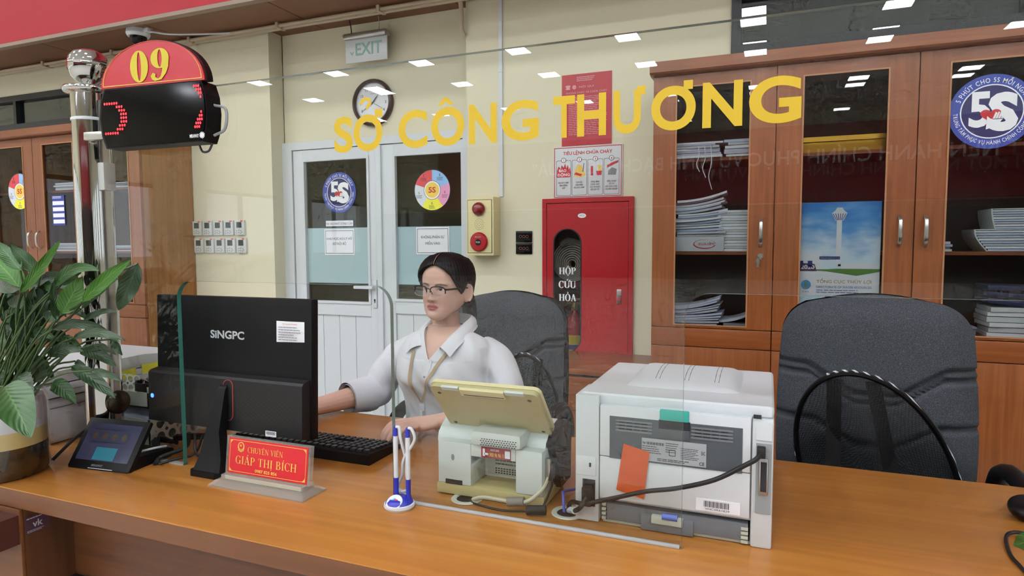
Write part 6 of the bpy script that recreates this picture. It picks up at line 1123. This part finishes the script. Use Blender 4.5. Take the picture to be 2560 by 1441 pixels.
for s in (-1, 1):
    ecx, ecz = s * .0312, .1075
    def almond(u, v):
        x = -1 + 2 * u; up = .0043 * (1 - x * x) ** .7; dn = -.0030 * (1 - x * x) ** .8; return (ecx + x * .0135, ecz + s * x * .0012 + dn + (up - dn) * v)
    e = obj('eye', on_face(almond, 14, 5, .0009), mat('eye_white', '#cfc6c0', .25), person, 180)
    ix = ecx - .0025
    obj('iris', on_face(lambda u, v: (ix + .0047 * v * math.cos(2 * PI * u), max(ecz - .0027, min(ecz + .0036, ecz + .0005 + .0047 * v * math.sin(2 * PI * u)))), 18, 3, .0014), mat('iris_brown', '#1d120d', .15), e, 180)
    obj('lash_line', MB().tube([HM @ face(ecx + x * .0142, ecz + s * x * .0012 + .0045 * max(0, 1 - x * x) ** .7 + .0002, .0014) for x in [-1 + 2 * i / 14 for i in range(15)]], [.0004] + [.00085] * 13 + [.0004], 6), mat('lash', '#1c1210', .6), e)
    def brow(u, v):
        x = .0125 + .036 * u; return (s * x, .1215 + .0045 * math.sin(PI * min(1, u * .95)) - .001 * u + (v - .5) * .0078 * (1 - .5 * u))
    obj('eyebrow', on_face(brow, 14, 2, .0006), mat('brow', '#7d655f', .8), person, 180)
# hair: shell with centre parting, gathered into a low tail
def hairline(a):
    d = abs(math.degrees(a)); tab = [(0, .186), (12, .184), (30, .172), (45, .153), (58, .124), (70, .100), (78, .088), (84, .098), (90, .124), (104, .128), (114, .095), (122, .055), (140, .03), (180, .022)]
    for (a0, z0), (a1, z1) in zip(tab, tab[1:]):
        if d <= a1: return z0 + (z1 - z0) * (d - a0) / (a1 - a0)
    return .02
hr = MB(); NA2, NZ2 = 120, 46
def hair_pt(j, i):
    a = 2 * PI * j / NA2 - PI; hl = hairline(a); s = i / NZ2; z = hl + (.2203 - hl) * s
    th = .0125 * min(1, (s / .10) ** .6) + .004 * math.sin(PI * min(1, s * 1.1)); p = head_pt(a, z, th, False)
    if p.y < .0: th2 = 1 - 1.05 * math.exp(-(p.x / .0022) ** 2) * min(1, -p.y / .02); p = head_pt(a, z, th * th2 - .001 * (1 - th2), False)
    if i == 0: p = head_pt(a, z, -.003, False)
    q = .0012 * math.sin(a * 46 + 9 * s) * (1 if s > .05 else 0); n = Vector((p.x, p.y, 0)); n = n.normalized() if n.length > 1e-5 else Vector((0, 0, 1)); p = p + n * q
    if s > .9: p.z += .006 * (s - .9) / .1
    else: p.z += .006 * max(0, (s - .55) / .35)
    return HM @ p
hr.v = [tuple(hair_pt(j, i)) for j in range(NA2) for i in range(NZ2 + 1)]; kk = NZ2 + 1
hr.f = [[j * kk + i, ((j + 1) % NA2) * kk + i, ((j + 1) % NA2) * kk + i + 1, j * kk + i + 1] for j in range(NA2) for i in range(NZ2)] + [[j * kk + NZ2 for j in range(NA2)]]; hr.m = [0] * len(hr.f)
m_, nt, p_ = _new('hair'); tc = nt.nodes.new('ShaderNodeTexCoord'); mp_ = nt.nodes.new('ShaderNodeMapping'); mp_.inputs['Scale'].default_value = (50, 10, 150); n1 = nt.nodes.new('ShaderNodeTexNoise'); n1.inputs['Scale'].default_value = 1.0; n1.inputs['Detail'].default_value = 3; nt.links.new(tc.outputs['Object'], mp_.inputs['Vector']); nt.links.new(mp_.outputs['Vector'], n1.inputs['Vector']); r1 = nt.nodes.new('ShaderNodeValToRGB'); r1.color_ramp.elements[0].color = lin('#050304'); r1.color_ramp.elements[1].color = lin('#150d10'); nt.links.new(n1.outputs['Fac'], r1.inputs['Fac']); nt.links.new(r1.outputs['Color'], p_.inputs['Base Color']); bp = nt.nodes.new('ShaderNodeBump'); bp.inputs['Strength'].default_value = .25; bp.inputs['Distance'].default_value = .0015; nt.links.new(n1.outputs['Fac'], bp.inputs['Height']); nt.links.new(bp.outputs['Normal'], p_.inputs['Normal']); p_.inputs['Roughness'].default_value = .5; p_.inputs['Specular IOR Level'].default_value = .22; MATS['hair'] = m_
ho = obj('hair', hr, 'hair', person, 70)
def part_(u, v):
    z = .1855 + .034 * v; p = head_pt(0, z, .0, False); q = head_pt(0, z, .0125 * min(1, v * 4 + .25) + .002, False); q.x = (2 * u - 1) * .0013 * (1 - .4 * v); q.z += .0068 * max(0, min(1, (v - .1) / .5)) + .001; return HM @ q
obj('parting', MB().grid(part_, 2, 14), mat('scalp', '#9a7d72', .7), ho, 60)
tail = MB(); tp0 = [HM @ Vector(q) for q in ((.0, .085, .07), (.01, .112, .06), (.018, .122, .03), (.026, .118, -.01), (.034, .108, -.05), (.04, .10, -.085))]; pp, rr = sm(tp0, [.035, .034, .03, .028, .024, .010], 22); tail.tube(pp, rr, 20, flat=.8); obj('ponytail', tail, 'hair', ho, 180)
# glasses
gl = bpy.data.objects.new('glasses', None); COL.objects.link(gl); gl.parent = person; gl['label'] = 'black half-rim glasses'
def rimpt(s, a, y=-.108):
    c, q = math.cos(a), math.sin(a); k = (abs(c) ** 3 + abs(q) ** 3) ** (-1 / 3); x = .0335 + .0265 * c * k; z = .1035 + .0165 * q * k; return HM @ Vector((s * x, y + .0045 * (x / .06) ** 2 * 2, z))
for s in (-1, 1):
    obj('rim', MB().tube([rimpt(s, math.radians(q)) for q in range(-14, 205, 8)], [.0017] * 27 + [.0012], 8) if False else MB().tube([rimpt(s, math.radians(q)) for q in range(-16, 200, 8)], .002, 8), 'black_gloss', gl)
    obj('lens', MB().add([rimpt(s, 2 * PI * i / 32) for i in range(32)], [list(range(32))]), 'lens', gl, None)
    obj('lower_rim', MB().tube([rimpt(s, math.radians(q)) for q in range(196, 346, 10)], .0005, 6), 'silver_print', gl)
    tpath = [HM @ Vector(q) for q in ((s * .060, -.100, .112), (s * .069, -.092, .112), (s * .0745, -.06, .1115), (s * .0775, -.02, .110), (s * .0775, .012, .108), (s * .076, .026, .096))]; obj('temple_arm', MB().tube(bez(tpath, 20), .0019, 8, flat=1.6), 'black_gloss', gl)
    obj('nose_pad', MB().tube([HM @ Vector((s * .0085, -.110, .110)), HM @ Vector((s * .0105, -.104, .1)), HM @ Vector((s * .012, -.102, .093))], .0011, 6), 'black_gloss', gl)
obj('bridge', MB().tube([HM @ Vector(q) for q in ((-.0085, -.108, .1105), (0, -.1105, .113), (.0085, -.108, .1105))], .0016, 8), 'black_gloss', gl)
# shirt
CUFF = []; sh = MB(); trunk(sh, 0.0, .50, 1.024)
for A, cut in ((RA, 25), (LA, 25)):
    p, q = sm(A, [.050, .056, .056, .054, .050, .043, .036], 36); e = cut; sh.tube(p[:e], q[:e], 20)
    CUFF.append((p[e - 5:e + 2], q[e - 5:e + 2]))
sme = remesh(sh, .0042, 6, 'shirt')
nv = len(sme.vertices); cb = [0.0] * (3 * nv); nb = [0.0] * (3 * nv); sme.vertices.foreach_get('co', cb); sme.vertex_normals.foreach_get('vector', nb)
for i in range(nv):      # cloth folds
    c = Vector(cb[3 * i:3 * i + 3]); n = Vector(nb[3 * i:3 * i + 3]); f = mnoise.noise(Vector((c.x * 9, c.y * 9, c.z * 5 + 3))) * .008 + mnoise.noise(Vector((c.x * 26 + c.z * 18, c.y * 22, c.z * 12))) * .0055
    if c.z < .93: f += .0035 * math.sin(c.x * 60 + 14 * c.z + 3 * math.sin(c.z * 22)) * max(0, 1 - abs(c.x) * 4)
    cb[3 * i:3 * i + 3] = c + n * f
sme.vertices.foreach_set('co', cb); sme.update()
bm = bmesh.new(); bm.from_mesh(sme); IT = Matrix.Rotation(-TY, 4, 'Z'); RT = Matrix.Rotation(TY, 4, 'Z')
for sg in (-1, 1):     # clean cut along both sides of the neck opening
    gm = [f for f in bm.faces if (IT @ f.calc_center_median()).y < -.01 and f.calc_center_median().z > .925 and abs(f.calc_center_median().x) < .12]
    ed = set(e for f in gm for e in f.edges); vv = set(v for f in gm for v in f.verts)
    bmesh.ops.bisect_plane(bm, geom=gm + list(ed) + list(vv), plane_co=RT @ Vector((.012 + sg * .003, 0, .935)), plane_no=RT.to_3x3() @ Vector((sg * 1, 0, -.62)), dist=1e-6)
dl = []
for f in bm.faces:
    c = IT @ f.calc_center_median()
    if c.y < -.01 and c.z > .935 and abs(c.x - .012) < .003 + (c.z - .935) * .62 and c.z < 1.04: dl.append(f)
    elif c.z > .99 and math.hypot(c.x, (c.y - .012)) < .068: dl.append(f)
bmesh.ops.delete(bm, geom=dl, context='FACES'); bm.to_mesh(sme); bm.free(); sme.polygons.foreach_set('use_smooth', [True] * len(sme.polygons))
mat('shirt_white', '#cdcdd2', .75, sheen=.2, bump=(300, .15)); sme.materials.append(M('shirt_white')); so = bpy.data.objects.new('shirt', sme); COL.objects.link(so); so.parent = person
for p, q in CUFF: obj('cuff', MB().tube(p, [x + .006 + .0015 * math.sin(i) for i, x in enumerate(q)], 24, cap=False).tube(p[-1:-4:-1], [x - .001 for x in q[-1:-4:-1]], 24, cap=False), 'shirt_white', so, 80)
sbv = BVHTree.FromPolygons([v.co for v in sme.vertices], [list(p.vertices) for p in sme.polygons])
RT = Matrix.Rotation(TY, 4, 'Z')
def chest(x, z, off=.003):
    o = RT @ Vector((x, -.4, z)); d = RT.to_3x3() @ Vector((0, 1, 0)); h = sbv.ray_cast(o, d); p = IT @ h[0] if h[0] else Vector((x, -.1, z)); return RT @ Vector((x, min(p.y, -.05) - off, z))
for s in (-1, 1):
    fold = [(0, .078, 1.064), (.045, .064, 1.062), (.066, .024, 1.056), (.063, -.024, 1.036), (.050, -.066, 1.006), (.036, -.104, .974)]
    oute = [(0, .095, 1.03), (.062, .080, 1.027), (.094, .028, 1.022), (.100, -.036, 1.0), (.098, -.092, .976), (.086, -.122, .948)]
    foot = [(0, .068, 1.03), (.04, .056, 1.027), (.058, .022, 1.02), (.056, -.022, 1.004), (.043, -.062, .984), (.032, -.100, .962)]
    FO, OU, FT = bez(fold, 25), bez(oute, 25), bez(foot, 25)
    def collar(u, v):
        i = int(round(u * (len(FO) - 1))); a, b, c = FT[i], FO[i], OU[i]
        if v <= .3: p = a.lerp(b, v / .3)
        else:
            k = (v - .3) / .7; p = b.lerp(c, k); p = p + (Vector((p.x, p.y - .01, 0)).normalized() * .007 + Vector((0, 0, .004))) * math.sin(PI * min(1, k * 1.2)) ** .7
        return RT @ Vector((s * p.x + .008, p.y, p.z))
    obj('collar', MB().grid(collar, 25, 12), 'shirt_white', so, 60)
obj('placket', MB().grid(lambda u, v: chest(.008 + .022 * u - .004, .934 - .18 * v, .0022), 3, 18), 'shirt_white', so, 60)
obj('button', MB().ell(chest(.015, .885, .004), (.0045, .002, .0045), 10, 6), 'white_plastic', so)
for s, pts in ((-1, [(-.052, .958), (-.046, .93), (-.038, .88), (-.026, .84), (-.006, .797)]), (1, [(.072, .965), (.058, .935), (.034, .88), (.018, .84), (.0, .797)])):
    C_ = bez([(a, 0, b) for a, b in pts], 20); nn = len(C_)
    def rib(u, v):
        i = min(nn - 1, int(round(v * (nn - 1)))); p = C_[i]; w = .0068 * (1 - .35 * v); return chest(p.x + w * (2 * u - 1), p.z, .004 + .002 * (s > 0) + .006 * v)
    obj('lanyard', MB().grid(rib, 2, nn - 1), 'lanyard', person, 60)
q = chest(-.002, .79, .012); cl = obj('badge_clip', MB().box(q.x - .008, q.x + .009, q.y - .003, q.y + .002, q.z - .02, q.z + .002, .0015), 'paper_grey', person); obj('clip_tab', MB().box(q.x - .006, q.x + .002, q.y - .004, q.y + .001, q.z - .04, q.z - .018, .001), 'white_plastic', cl)
# trousers below the desk
tr = MB(); tr.tube([(-.08, .06, .5), (.08, .06, .5)], .12, 16)
for s in (-1, 1): p, r_ = sm([(s * .08, .05, .50), (s * .09, -.12, .525), (s * .1, -.36, .52), (s * .1, -.42, .47), (s * .1, -.40, .28), (s * .1, -.36, .09)], [.095, .085, .07, .065, .055, .045], 30); tr.tube(p, r_, 16)
tme = remesh(tr, .008, 4, 'trousers'); mat('trouser_black', '#17171c', .8); tme.materials.append(M('trouser_black')); to = bpy.data.objects.new('trousers', tme); COL.objects.link(to); to.parent = person
for s in (-1, 1): obj('shoe', MB().ell((s * .1, -.43, .035), (.042, .11, .035), 16, 10).box(s * .1 - .035, s * .1 + .035, -.5, -.33, .0, .02, .008), 'black_plastic', person)
